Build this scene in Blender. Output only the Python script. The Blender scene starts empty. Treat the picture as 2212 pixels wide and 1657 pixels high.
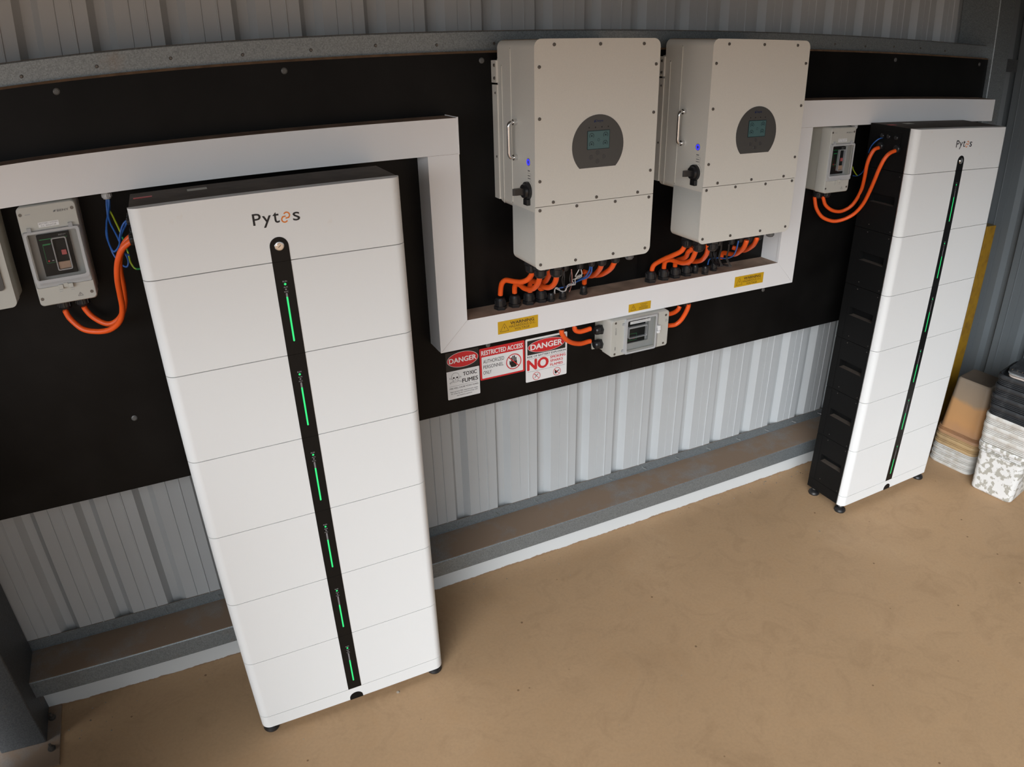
import bpy, bmesh, math, random
from mathutils import Vector, Matrix
random.seed(7)
SC = bpy.context.scene
COL = SC.collection

# ------------------------------------------------------------------ camera
CAM_POS = (-0.40991, -2.07284, 2.02459)
R_ = Vector((0.89981484, -0.43584072, -0.01939394))
U_ = Vector((0.20736822, 0.38816493, 0.8979568))
F_ = Vector((0.38383809, 0.81201653, -0.43965608))
cd = bpy.data.cameras.new('camera')
cam = bpy.data.objects.new('camera', cd)
COL.objects.link(cam)
m = Matrix.Identity(4)
for i in range(3):
    m[i][0] = R_[i]; m[i][1] = U_[i]; m[i][2] = -F_[i]; m[i][3] = CAM_POS[i]
cam.matrix_world = m
cd.type = 'PANO'                       # a real wide lens with its barrel distortion
cd.panorama_type = 'FISHEYE_LENS_POLYNOMIAL'
cd.sensor_fit = 'HORIZONTAL'
cd.sensor_width = 36.0
cd.sensor_height = 36.0 * 1657 / 2212
cd.fisheye_fov = math.radians(170)
cd.fisheye_polynomial_k0 = 0.0
cd.fisheye_polynomial_k1 = -4.01088258e-02
cd.fisheye_polynomial_k2 = 5.81018001e-05
cd.fisheye_polynomial_k3 = 1.51065912e-05
cd.fisheye_polynomial_k4 = -3.45348507e-07
cd.clip_start = 0.05
SC.camera = cam

# ------------------------------------------------------------------ sky, sun, exposure
w = bpy.data.worlds.new('sky'); SC.world = w; w.use_nodes = True
wn_ = w.node_tree; bg = wn_.nodes['Background']
# hazy sky, bright lobe added front left of the wall as key light
SKY_DIR, SKY_BASE, SKY_PEAK, SKY_POW = Vector((-.66, -.60, .42)).normalized(), 0.42, 10.5, 13.0
wt = wn_.nodes.new('ShaderNodeTexCoord')
wd = wn_.nodes.new('ShaderNodeVectorMath'); wd.operation = 'DOT_PRODUCT'; wd.inputs[1].default_value = SKY_DIR
wn_.links.new(wt.outputs['Generated'], wd.inputs[0])
wm = wn_.nodes.new('ShaderNodeMath'); wm.operation = 'MAXIMUM'; wm.inputs[1].default_value = 0.0; wn_.links.new(wd.outputs['Value'], wm.inputs[0])
wp = wn_.nodes.new('ShaderNodeMath'); wp.operation = 'POWER'; wp.inputs[1].default_value = SKY_POW; wn_.links.new(wm.outputs[0], wp.inputs[0])
wa = wn_.nodes.new('ShaderNodeMath'); wa.operation = 'MULTIPLY_ADD'; wa.inputs[1].default_value = SKY_PEAK; wa.inputs[2].default_value = SKY_BASE
wn_.links.new(wp.outputs[0], wa.inputs[0]); wn_.links.new(wa.outputs[0], bg.inputs[1])
bg.inputs[0].default_value = (0.90, 0.95, 1.0, 1)
sd = bpy.data.lights.new('sun', 'SUN'); sd.energy = 1.1; sd.angle = math.radians(1.0); sd.color = (1.0, 0.93, 0.82)
so = bpy.data.objects.new('sun', sd); COL.objects.link(so)
so.rotation_euler = Vector((-0.60, -0.35, -1.0)).to_track_quat('-Z', 'Y').to_euler()   # from behind the shed: never shines in
SC.view_settings.view_transform = 'Standard'
SC.view_settings.look = 'None'
SC.view_settings.gamma = 1.0
SC.view_settings.use_curve_mapping = False
SC.view_settings.exposure = 0.22
SC.cycles.max_bounces = 10
SC.cycles.diffuse_bounces = 6

# ------------------------------------------------------------------ materials
def mat(name, col, rough=0.5, metal=0.0, var=0.0, vscale=8.0, bump=0.0, bscale=200.0, emit=None, estr=0.0, col2=None, spec=0.5, thr=None):
    mt = bpy.data.materials.new(name); mt.use_nodes = True
    nt = mt.node_tree; b = nt.nodes['Principled BSDF']
    b.inputs['Roughness'].default_value = rough
    b.inputs['Metallic'].default_value = metal
    b.inputs['Specular IOR Level'].default_value = spec
    b.inputs['Base Color'].default_value = (*col, 1)
    tc = nt.nodes.new('ShaderNodeTexCoord')
    if col2 is not None or var > 0:
        n = nt.nodes.new('ShaderNodeTexNoise'); n.inputs['Scale'].default_value = vscale; n.inputs['Detail'].default_value = 6
        nt.links.new(tc.outputs['Object'], n.inputs['Vector'])
        r = nt.nodes.new('ShaderNodeValToRGB')
        lo, hi = thr or (0.3, 0.7)
        r.color_ramp.elements[0].position = lo; r.color_ramp.elements[1].position = hi
        c2 = col2 or tuple(min(1, c * (1 + var)) for c in col)
        c1 = col if col2 is not None else tuple(c * (1 - var) for c in col)
        r.color_ramp.elements[0].color = (*c1, 1); r.color_ramp.elements[1].color = (*c2, 1)
        nt.links.new(n.outputs['Fac'], r.inputs['Fac'])
        nt.links.new(r.outputs['Color'], b.inputs['Base Color'])
    if bump > 0:
        n2 = nt.nodes.new('ShaderNodeTexNoise'); n2.inputs['Scale'].default_value = bscale; n2.inputs['Detail'].default_value = 3
        nt.links.new(tc.outputs['Object'], n2.inputs['Vector'])
        bp = nt.nodes.new('ShaderNodeBump'); bp.inputs['Strength'].default_value = bump; bp.inputs['Distance'].default_value = 0.002
        nt.links.new(n2.outputs['Fac'], bp.inputs['Height']); nt.links.new(bp.outputs['Normal'], b.inputs['Normal'])
    if emit:
        b.inputs['Emission Color'].default_value = (*emit, 1); b.inputs['Emission Strength'].default_value = estr
    return mt

def clear_mat(name, tint=(1, 1, 1), gloss=0.07, rough=0.03, haze=0.0):
    mt = bpy.data.materials.new(name); mt.use_nodes = True
    nt = mt.node_tree; nt.nodes.clear()
    out = nt.nodes.new('ShaderNodeOutputMaterial')
    tr = nt.nodes.new('ShaderNodeBsdfTransparent'); tr.inputs[0].default_value = (*tint, 1)
    gl = nt.nodes.new('ShaderNodeBsdfGlossy'); gl.inputs['Roughness'].default_value = rough
    fr = nt.nodes.new('ShaderNodeFresnel'); fr.inputs[0].default_value = 1.28
    mx = nt.nodes.new('ShaderNodeMixShader'); nt.links.new(fr.outputs[0], mx.inputs[0])
    nt.links.new(tr.outputs[0], mx.inputs[1]); nt.links.new(gl.outputs[0], mx.inputs[2])
    last = mx
    if haze > 0:
        df = nt.nodes.new('ShaderNodeBsdfDiffuse'); df.inputs[0].default_value = (.8, .8, .8, 1)
        m2 = nt.nodes.new('ShaderNodeMixShader'); m2.inputs[0].default_value = haze
        nt.links.new(mx.outputs[0], m2.inputs[1]); nt.links.new(df.outputs[0], m2.inputs[2]); last = m2
    nt.links.new(last.outputs[0], out.inputs[0])
    return mt

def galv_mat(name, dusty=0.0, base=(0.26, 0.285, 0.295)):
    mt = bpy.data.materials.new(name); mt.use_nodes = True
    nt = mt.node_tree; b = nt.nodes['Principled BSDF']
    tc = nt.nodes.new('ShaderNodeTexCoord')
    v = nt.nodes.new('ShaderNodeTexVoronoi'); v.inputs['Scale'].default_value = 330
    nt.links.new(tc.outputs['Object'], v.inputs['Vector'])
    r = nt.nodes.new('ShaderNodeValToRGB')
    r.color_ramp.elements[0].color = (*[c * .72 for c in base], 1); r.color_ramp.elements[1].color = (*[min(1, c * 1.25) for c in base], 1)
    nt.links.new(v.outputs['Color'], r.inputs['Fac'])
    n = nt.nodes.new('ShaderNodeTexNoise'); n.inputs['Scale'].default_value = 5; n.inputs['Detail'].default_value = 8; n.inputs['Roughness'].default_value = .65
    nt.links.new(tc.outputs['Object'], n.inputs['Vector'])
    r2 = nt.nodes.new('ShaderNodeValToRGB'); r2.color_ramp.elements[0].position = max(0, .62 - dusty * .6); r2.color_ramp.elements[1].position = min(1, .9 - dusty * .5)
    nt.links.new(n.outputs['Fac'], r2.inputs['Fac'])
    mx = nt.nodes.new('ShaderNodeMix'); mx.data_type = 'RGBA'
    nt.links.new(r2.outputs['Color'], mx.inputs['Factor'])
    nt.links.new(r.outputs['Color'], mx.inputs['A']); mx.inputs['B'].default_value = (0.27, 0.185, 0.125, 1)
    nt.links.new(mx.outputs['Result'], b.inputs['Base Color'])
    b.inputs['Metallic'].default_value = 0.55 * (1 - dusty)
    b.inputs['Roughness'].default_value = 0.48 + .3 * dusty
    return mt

M = {}
M['white'] = mat('battery_white_paint', (0.80, 0.80, 0.79), .42, spec=.35, bump=.05, bscale=900)
M['header_white'] = mat('battery_white_stained', (0.80, 0.80, 0.79), .42, col2=(0.66, 0.53, 0.38), vscale=14, thr=(.66, .95), spec=.35)
M['black'] = mat('black_powder_coat', (0.0065, 0.0065, 0.0065), .5, bump=.15, bscale=700, spec=.16)
M['black_dust'] = mat('dusty_black_top', (0.085, 0.065, 0.05), .8, var=.25, vscale=20)
M['gloss_black'] = mat('gloss_black_strip', (0.006, 0.006, 0.006), .34, spec=.22)
M['black_text'] = mat('black_ink', (0.008, 0.007, 0.008), .5)
M['orange_ink'] = mat('orange_ink', (0.75, 0.20, 0.02), .5)
M['dull_screw'] = mat('dull_board_screw', (0.13, 0.13, 0.125), .5, metal=.3)
M['chrome'] = mat('chrome', (0.75, 0.75, 0.75), .16, metal=1)
M['steel'] = mat('brushed_steel', (0.5, 0.49, 0.47), .35, metal=.9)
M['screw'] = mat('dark_screw', (0.16, 0.145, 0.13), .45, metal=.7)
M['green_led'] = mat('green_led', (0.02, 0.4, 0.12), .4, emit=(0.02, 0.62, 0.16), estr=.85)
M['grey_led'] = mat('unlit_led', (0.22, 0.21, 0.22), .4)
M['grey_ink'] = mat('pale_grey_ink', (0.35, 0.35, 0.35), .5)
M['mid_ink'] = mat('mid_grey_ink', (0.14, 0.14, 0.14), .5)
M['rubber'] = mat('black_rubber', (0.018, 0.019, 0.02), .55)
M['rubber_dust'] = mat('dusty_black_nylon', (0.012, 0.012, 0.013), .38, col2=(0.05, 0.04, 0.033), vscale=60, thr=(.55, .8))
M['inv'] = mat('inverter_cream_paint', (0.70, 0.67, 0.61), .5, var=.02, vscale=300, bump=.12, bscale=900, spec=.4)
M['inv_dust'] = mat('dusty_inverter_top', (0.36, 0.28, 0.2), .8, var=.2, vscale=30)
M['disc'] = mat('grey_control_panel', (0.075, 0.072, 0.068), .35)
M['disc_dark'] = mat('grey_button', (0.06, 0.058, 0.058), .3)
M['lcd'] = mat('lcd_screen', (0.05, 0.09, 0.09), .3, emit=(0.10, 0.20, 0.20), estr=.10)
M['lcd_ink'] = mat('lcd_ink', (0.012, 0.03, 0.035), .4)
M['navy'] = mat('navy_ink', (0.01, 0.02, 0.08), .4)
M['blue_led'] = mat('blue_ring_light', (0.02, 0.02, 0.5), .4, emit=(0.03, 0.03, 0.95), estr=1.3)
M['duct'] = mat('white_duct_plastic', (0.82, 0.81, 0.81), .45, spec=.35, var=.02, vscale=3)
M['duct_dust'] = mat('dusty_duct_top', (0.36, 0.245, 0.175), .85, var=.3, vscale=14)
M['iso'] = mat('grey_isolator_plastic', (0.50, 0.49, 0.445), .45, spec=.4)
M['iso_dark'] = mat('darker_grey_isolator_base', (0.46, 0.44, 0.38), .5)  # slightly darker, warmer grey than the cover
M['iso_in'] = mat('grey_inner_frame', (0.33, 0.34, 0.33), .4)
M['clear'] = clear_mat('clear_polycarbonate')
M['clear_rim'] = clear_mat('clear_polycarbonate_edge', (.85, .87, .9), haze=.45)
M['breaker'] = mat('black_breaker', (0.008, 0.009, 0.009), .5, spec=.2)
M['green_ink'] = mat('green_ink', (0.01, 0.22, 0.06), .5)
M['red_ink'] = mat('red_ink', (0.62, 0.02, 0.025), .45)
M['red_toggle'] = mat('faded_red_toggle', (0.45, 0.09, 0.09), .4)
M['tan'] = mat('tan_toggle', (0.36, 0.24, 0.17), .5)
M['sticker_white'] = mat('white_sticker', (0.80, 0.80, 0.80), .4)
M['sign_black'] = mat('sign_black', (0.012, 0.012, 0.012), .4)
M['sticker_yellow'] = mat('yellow_sticker', (0.62, 0.36, 0.008), .4)
M['sticker_ink'] = mat('brown_black_ink', (0.045, 0.022, 0.012), .5)
M['orange'] = mat('orange_cable', (0.86, 0.105, 0.012), .42, var=.06, vscale=20)
M['blue'] = mat('blue_wire', (0.03, 0.12, 0.42), .4)
M['blackwire'] = mat('black_wire', (0.02, 0.018, 0.018), .45)
M['whitewire'] = mat('white_wire', (0.62, 0.6, 0.58), .45)
M['pinkwire'] = mat('pink_wire', (0.45, 0.18, 0.15), .45)
M['yelwire'] = mat('green_yellow_wire', (0.5, 0.6, 0.02), .45, col2=(0.02, 0.3, 0.08), vscale=18, thr=(.5, .56))
M['gland'] = mat('black_nylon_gland', (0.013, 0.013, 0.014), .3)
M['gland_grey'] = mat('grey_nylon_gland', (0.5, 0.5, 0.5), .4)
M['gland_clear'] = mat('smoked_gland', (0.10, 0.10, 0.10), .15)
M['board'] = mat('black_form_ply', (0.0065, 0.006, 0.0057), .38, var=.4, vscale=5, spec=.14)
M['ply_edge'] = mat('plywood_edge', (0.17, 0.10, 0.055), .8, var=.3, vscale=30)
M['galv'] = galv_mat('galvanised_steel')
M['galv_dust'] = galv_mat('dusty_galvanised_steel', .75)
M['galv_dark'] = galv_mat('dimmed_galvanised_steel', .1, (0.10, 0.105, 0.11))  # darker galv copy: dim light and lens falloff put into the colour
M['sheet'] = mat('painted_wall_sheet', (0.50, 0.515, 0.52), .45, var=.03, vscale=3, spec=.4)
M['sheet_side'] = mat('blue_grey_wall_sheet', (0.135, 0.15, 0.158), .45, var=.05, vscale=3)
M['trim'] = mat('white_floor_angle', (0.66, 0.68, 0.68), .45, spec=.3)
M['roof'] = mat('roof_sheet', (0.16, 0.155, 0.15), .6)
M['yellow_paint'] = mat('worn_yellow_paint', (0.34, 0.18, 0.008), .55, col2=(0.20, 0.10, 0.01), vscale=25, thr=(.45, .75))
M['tin'] = mat('dusty_yellow_end', (0.20, 0.14, 0.05), .8)
M['concrete_out'] = mat('outside_dirt', (0.50, 0.33, 0.21), .9, var=.1, vscale=2)
M['debris'] = mat('dry_debris', (0.12, 0.08, 0.05), .8, col2=(0.4, 0.35, 0.28), vscale=40)
M['pail_black'] = mat('black_pail', (0.022, 0.024, 0.027), .5, col2=(0.07, 0.072, 0.075), vscale=25, thr=(.5, .8), bump=.3, bscale=90)
M['pail_white'] = mat('grubby_white_pail', (0.62, 0.60, 0.56), .5, col2=(0.42, 0.36, 0.29), vscale=18, thr=(.48, .72))
M['pail_tan'] = mat('yellowed_pail', (0.50, 0.34, 0.17), .5, col2=(0.36, 0.24, 0.13), vscale=12, thr=(.4, .7))
M['pail_dirt'] = mat('dirty_pail_base', (0.115, 0.085, 0.06), .85, var=.2, vscale=12)
M['lid_grey'] = mat('grey_lid', (0.35, 0.36, 0.36), .4, var=.2, vscale=12)
M['lid_pink'] = mat('pale_lid', (0.66, 0.55, 0.48), .5, var=.1, vscale=12)

def floor_mat():
    mt = bpy.data.materials.new('dusty_concrete_floor'); mt.use_nodes = True
    nt = mt.node_tree; b = nt.nodes['Principled BSDF']; tc = nt.nodes.new('ShaderNodeTexCoord')
    def noise(s, d=8, dist=0., r=.6):
        n = nt.nodes.new('ShaderNodeTexNoise'); n.inputs['Scale'].default_value = s; n.inputs['Detail'].default_value = d
        n.inputs['Distortion'].default_value = dist; n.inputs['Roughness'].default_value = r
        nt.links.new(tc.outputs['Object'], n.inputs['Vector']); return n
    def ramp(src, stops):
        r = nt.nodes.new('ShaderNodeValToRGB'); e = r.color_ramp.elements
        e[0].position, e[0].color = stops[0][0], (*stops[0][1], 1)
        e[1].position, e[1].color = stops[-1][0], (*stops[-1][1], 1)
        for p, c in stops[1:-1]:
            k = e.new(p); k.color = (*c, 1)
        nt.links.new(src, r.inputs['Fac']); return r
    a = ramp(noise(1.3, 7, .5).outputs['Fac'], [(.25, (.36, .225, .120)), (.42, (.46, .295, .163)), (.6, (.49, .315, .175)), (.8, (.56, .37, .215))])
    c = ramp(noise(6, 9, 1.2, .7).outputs['Fac'], [(.28, (.86, .84, .82)), (.5, (1, 1, 1)), (.75, (1.0, .97, .93))])
    d = ramp(noise(90, 4).outputs['Fac'], [(.3, (.93, .93, .93)), (.6, (1, 1, 1))])
    v = nt.nodes.new('ShaderNodeTexVoronoi'); v.inputs['Scale'].default_value = 9
    nt.links.new(tc.outputs['Object'], v.inputs['Vector'])
    s = ramp(v.outputs['Distance'], [(0.0, (.35, .3, .26)), (.03, (.45, .4, .35)), (.05, (1, 1, 1))])
    def mul(x, y):
        q = nt.nodes.new('ShaderNodeMix'); q.data_type = 'RGBA'; q.blend_type = 'MULTIPLY'; q.inputs['Factor'].default_value = 1
        nt.links.new(x, q.inputs['A']); nt.links.new(y, q.inputs['B']); return q.outputs['Result']
    col = mul(mul(mul(a.outputs['Color'], c.outputs['Color']), d.outputs['Color']), s.outputs['Color'])
    nt.links.new(col, b.inputs['Base Color'])
    b.inputs['Roughness'].default_value = .62; b.inputs['Specular IOR Level'].default_value = .3
    bp = nt.nodes.new('ShaderNodeBump'); bp.inputs['Strength'].default_value = .15; bp.inputs['Distance'].default_value = .003
    nt.links.new(noise(30, 6).outputs['Fac'], bp.inputs['Height']); nt.links.new(bp.outputs['Normal'], b.inputs['Normal'])
    return mt
M['floor'] = floor_mat()

def blotch_mat():   # flaking white paint over grey plastic
    mt = mat('flaking_white_pail', (0.40, 0.38, 0.33), .55, col2=(0.72, 0.71, 0.69), vscale=42, thr=(.45, .48), bump=.2, bscale=60)
    return mt
M['pail_flaky'] = blotch_mat()
def band_mat():     # translucent pail: amber residue to a height, greyer above (the pail is upside down)
    mt = bpy.data.materials.new('amber_residue_pail'); mt.use_nodes = True
    nt = mt.node_tree; b = nt.nodes['Principled BSDF']; tc = nt.nodes.new('ShaderNodeTexCoord')
    sx = nt.nodes.new('ShaderNodeSeparateXYZ'); nt.links.new(tc.outputs['Object'], sx.inputs[0])
    n = nt.nodes.new('ShaderNodeTexNoise'); n.inputs['Scale'].default_value = 7; n.inputs['Detail'].default_value = 6
    nt.links.new(tc.outputs['Object'], n.inputs['Vector'])
    ad = nt.nodes.new('ShaderNodeMath'); ad.operation = 'MULTIPLY_ADD'; ad.inputs[1].default_value = .10
    nt.links.new(n.outputs['Fac'], ad.inputs[0]); nt.links.new(sx.outputs['Z'], ad.inputs[2])
    r = nt.nodes.new('ShaderNodeValToRGB'); e = r.color_ramp.elements
    e[0].position = .06; e[0].color = (.40, .22, .12, 1); e[1].position = .36; e[1].color = (.26, .20, .145, 1)
    for p, c in ((.13, (.52, .27, .11)), (.235, (.50, .27, .115)), (.262, (.31, .225, .15))):
        k = e.new(p); k.color = (*c, 1)
    nt.links.new(ad.outputs[0], r.inputs['Fac']); nt.links.new(r.outputs['Color'], b.inputs['Base Color'])
    b.inputs['Roughness'].default_value = .5
    return mt
M['pail_amber'] = band_mat()
def trim_mat():     # paint scuffed off along the bottom edge
    mt = bpy.data.materials.new('scuffed_white_angle'); mt.use_nodes = True
    nt = mt.node_tree; b = nt.nodes['Principled BSDF']; tc = nt.nodes.new('ShaderNodeTexCoord')
    sx = nt.nodes.new('ShaderNodeSeparateXYZ'); nt.links.new(tc.outputs['Object'], sx.inputs[0])
    n = nt.nodes.new('ShaderNodeTexNoise'); n.inputs['Scale'].default_value = 9; n.inputs['Detail'].default_value = 8; n.inputs['Roughness'].default_value = .75
    nt.links.new(tc.outputs['Object'], n.inputs['Vector'])
    ad = nt.nodes.new('ShaderNodeMath'); ad.operation = 'MULTIPLY_ADD'; ad.inputs[1].default_value = -.032
    nt.links.new(n.outputs['Fac'], ad.inputs[0]); nt.links.new(sx.outputs['Z'], ad.inputs[2])
    gt = nt.nodes.new('ShaderNodeMath'); gt.operation = 'GREATER_THAN'; gt.inputs[1].default_value = -.0125
    nt.links.new(ad.outputs[0], gt.inputs[0])
    mx = nt.nodes.new('ShaderNodeMix'); mx.data_type = 'RGBA'
    nt.links.new(gt.outputs[0], mx.inputs['Factor'])
    mx.inputs['A'].default_value = (.30, .20, .125, 1); mx.inputs['B'].default_value = (.66, .68, .68, 1)
    nt.links.new(mx.outputs['Result'], b.inputs['Base Color']); b.inputs['Roughness'].default_value = .5
    return mt
M['trim'] = trim_mat()

# ------------------------------------------------------------------ mesh builder
class MB:
    def __init__(s): s.v = []; s.f = []; s.m = []; s.sm = []
    def add(s, vs, fs, m=0, sm=False):
        o = len(s.v); s.v += [tuple(x) for x in vs]
        for f in fs: s.f.append([i + o for i in f]); s.m.append(m); s.sm.append(sm)
    def box(s, x0, x1, y0, y1, z0, z1, m=0):
        s.add([(x, y, z) for x in (x0, x1) for y in (y0, y1) for z in (z0, z1)],
              [(0, 1, 3, 2), (4, 6, 7, 5), (0, 4, 5, 1), (2, 3, 7, 6), (0, 2, 6, 4), (1, 5, 7, 3)], m)
    def prism(s, poly, ax, a0, a1, m=0, sm=False, xf=None):
        """poly: 2-D outline; ax: extrusion axis; the other two axes keep their order."""
        def P(p, a):
            r = {'x': (a, p[0], p[1]), 'y': (p[0], a, p[1]), 'z': (p[0], p[1], a)}[ax]
            return xf(r) if xf else r
        n = len(poly)
        s.add([P(p, a0) for p in poly] + [P(p, a1) for p in poly], [(i, (i + 1) % n, n + (i + 1) % n, n + i) for i in range(n)], m, sm)
        s.add([P(p, a0) for p in poly], [tuple(range(n))], m); s.add([P(p, a1) for p in poly], [tuple(range(n))], m)
    def ring(s, outer, inner, ax, a0, a1, m=0, sm=False):
        P = lambda p, a: {'x': (a, p[0], p[1]), 'y': (p[0], a, p[1]), 'z': (p[0], p[1], a)}[ax]
        n = len(outer)
        for L in (outer, inner):
            s.add([P(p, a0) for p in L] + [P(p, a1) for p in L], [(i, (i + 1) % n, n + (i + 1) % n, n + i) for i in range(n)], m, sm)
        for a in (a0, a1):
            s.add([P(p, a) for p in outer] + [P(p, a) for p in inner], [(i, (i + 1) % n, n + (i + 1) % n, n + i) for i in range(n)], m)
    def cyl(s, c, d, prof, n=20, m=0, cap=True, ph=0.0):
        """lathe: prof = [(dist along d, radius)...] about axis d through c"""
        d = Vector(d).normalized(); a = d.orthogonal().normalized(); b = d.cross(a); c = Vector(c)
        vs = []
        for h, r in prof:
            for k in range(n):
                t = 2 * math.pi * k / n + ph
                vs.append(c + d * h + a * (r * math.cos(t)) + b * (r * math.sin(t)))
        for j in range(len(prof) - 1):
            o = j * n; q = vs[o:o + 2 * n]
            s.add(q, [(k, (k + 1) % n, n + (k + 1) % n, n + k) for k in range(n)], m, n > 8)
        if cap:
            s.add(vs[:n], [tuple(range(n))], m); s.add(vs[-n:], [tuple(range(n))], m)
    def tube(s, pts, r, n=10, m=0, sub=6):
        P = smooth_path([Vector(p) for p in pts], sub)
        T = []
        for i in range(len(P)):
            t = (P[min(i + 1, len(P) - 1)] - P[max(i - 1, 0)]); T.append(t.normalized() if t.length > 1e-9 else Vector((0, 0, 1)))
        nrm = T[0].orthogonal().normalized(); vs = []
        for i, p in enumerate(P):
            nrm = (nrm - T[i] * nrm.dot(T[i])).normalized(); b = T[i].cross(nrm)
            for k in range(n):
                a = 2 * math.pi * k / n; vs.append(p + nrm * (r * math.cos(a)) + b * (r * math.sin(a)))
        fs = [(j * n + k, j * n + (k + 1) % n, (j + 1) * n + (k + 1) % n, (j + 1) * n + k) for j in range(len(P) - 1) for k in range(n)]
        s.add(vs, fs, m, True); s.add(vs[:n], [tuple(range(n))], m); s.add(vs[-n:], [tuple(range(n))], m)
    def flat(s, poly, y, m=0, P=None):
        P = P or (lambda a, b: (a, y, b))
        s.add([P(a, b) for a, b in poly], [tuple(range(len(poly)))], m)
    def text(s, body, x0, x1, z0, z1, y=0.0, m=0, bold=0.0, P=None, flatten=True):
        """lettering stretched to fill x0..x1, z0..z1 of a plane (default: the plane y, seen from -y)"""
        vs, fs = letters(body, 0.0)
        lx = min(v[0] for v in vs); hx = max(v[0] for v in vs); ly = min(v[1] for v in vs); hy = max(v[1] for v in vs)
        P = P or (lambda a, b: (a, y, b))
        e = bold * (z1 - z0) * 1.1               # heavier strokes: the letters drawn again a hair to each side
        O = Vector(P(0, 0)); nrm = (Vector(P(1, 0)) - O).cross(Vector(P(0, 1)) - O).normalized()
        for k, (dx, dz) in enumerate(((0, 0),) if e == 0 else ((0, 0), (-e, 0), (e, 0), (0, -e * .7), (0, e * .7))):
            s.add([Vector(P(x0 + dx + (v[0] - lx) / (hx - lx) * (x1 - x0), z0 + dz + (v[1] - ly) / (hy - ly) * (z1 - z0))) + nrm * (k * .00004) for v in vs], fs, m)
    def build(s, name, mats, parent=None, bevel=0.0, wn=False, top=None, loc=None):
        me = bpy.data.meshes.new(name); me.from_pydata(s.v, [], s.f)
        if not isinstance(mats, (list, tuple)): mats = [mats]
        for x in mats: me.materials.append(M[x])
        for p, mi, sm in zip(me.polygons, s.m, s.sm): p.material_index = mi; p.use_smooth = sm
        bm = bmesh.new(); bm.from_mesh(me)
        bmesh.ops.recalc_face_normals(bm, faces=bm.faces); bm.to_mesh(me); bm.free()
        if top is not None:
            for p in me.polygons:
                if p.normal.z > .7: p.material_index = top
        o = bpy.data.objects.new(name, me); COL.objects.link(o)
        if parent is not None: o.parent = parent
        if loc is not None:
            for v in me.vertices: v.co -= Vector(loc)
            o.location = loc
        if bevel > 0:
            b = o.modifiers.new('edge', 'BEVEL'); b.width = bevel; b.segments = 2; b.limit_method = 'ANGLE'; b.angle_limit = math.radians(40)
        if wn or bevel > 0:
            if bevel > 0:
                for p in me.polygons: p.use_smooth = True
            o.modifiers.new('normals', 'WEIGHTED_NORMAL')
        return o

_tc = {}
def letters(body, bold):
    k = (body, bold)
    if k not in _tc:
        c = bpy.data.curves.new('lettering', 'FONT'); c.body = body; c.offset = bold; c.size = 1; c.resolution_u = 3
        o = bpy.data.objects.new('lettering', c); COL.objects.link(o)
        dg = bpy.context.evaluated_depsgraph_get(); me = bpy.data.meshes.new_from_object(o.evaluated_get(dg))
        _tc[k] = ([(v.co.x, v.co.y) for v in me.vertices], [tuple(p.vertices) for p in me.polygons])
        bpy.data.objects.remove(o); bpy.data.curves.remove(c); bpy.data.meshes.remove(me)
    return _tc[k]

def smooth_path(p, sub):
    if len(p) < 3: return p
    out = []
    for i in range(len(p) - 1):
        a = p[max(i - 1, 0)]; b = p[i]; c = p[i + 1]; d = p[min(i + 2, len(p) - 1)]
        for k in range(sub):
            t = k / sub
            out.append(.5 * ((2 * b) + (c - a) * t + (2 * a - 5 * b + 4 * c - d) * t * t + (3 * b - a - 3 * c + d) * t ** 3))
    out.append(p[-1]); return out

def rrect(x0, x1, z0, z1, r, n=6, corners=(1, 1, 1, 1)):
    """outline, counter-clockwise from bottom-left; corners: bl, br, tr, tl"""
    out = []
    for (cx, cz, a0, on) in ((x0, z0, 180, corners[0]), (x1, z0, 270, corners[1]), (x1, z1, 0, corners[2]), (x0, z1, 90, corners[3])):
        if not on or r <= 0: out.append((cx, cz)); continue
        ox = cx + (r if cx == x0 else -r); oz = cz + (r if cz == z0 else -r)
        for k in range(n + 1):
            a = math.radians(a0 + 90 * k / n); out.append((ox + r * math.cos(a), oz + r * math.sin(a)))
    return out
def ell(cx, cz, rx, rz, n=32): return [(cx + rx * math.cos(2 * math.pi * k / n), cz + rz * math.sin(2 * math.pi * k / n)) for k in range(n)]
def arc_band(cx, cz, r0, r1, a0, a1, n=14):
    A = [math.radians(a0 + (a1 - a0) * k / n) for k in range(n + 1)]
    return [(cx + r1 * math.cos(a), cz + r1 * math.sin(a)) for a in A] + [(cx + r0 * math.cos(a), cz + r0 * math.sin(a)) for a in reversed(A)]
def bar(x0, z0, x1, z1, w):
    d = Vector((x1 - x0, z1 - z0)).normalized(); n = Vector((-d.y, d.x)) * w / 2
    return [(x0 + n.x, z0 + n.y), (x0 - n.x, z0 - n.y), (x1 - n.x, z1 - n.y), (x1 + n.x, z1 + n.y)]

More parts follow.
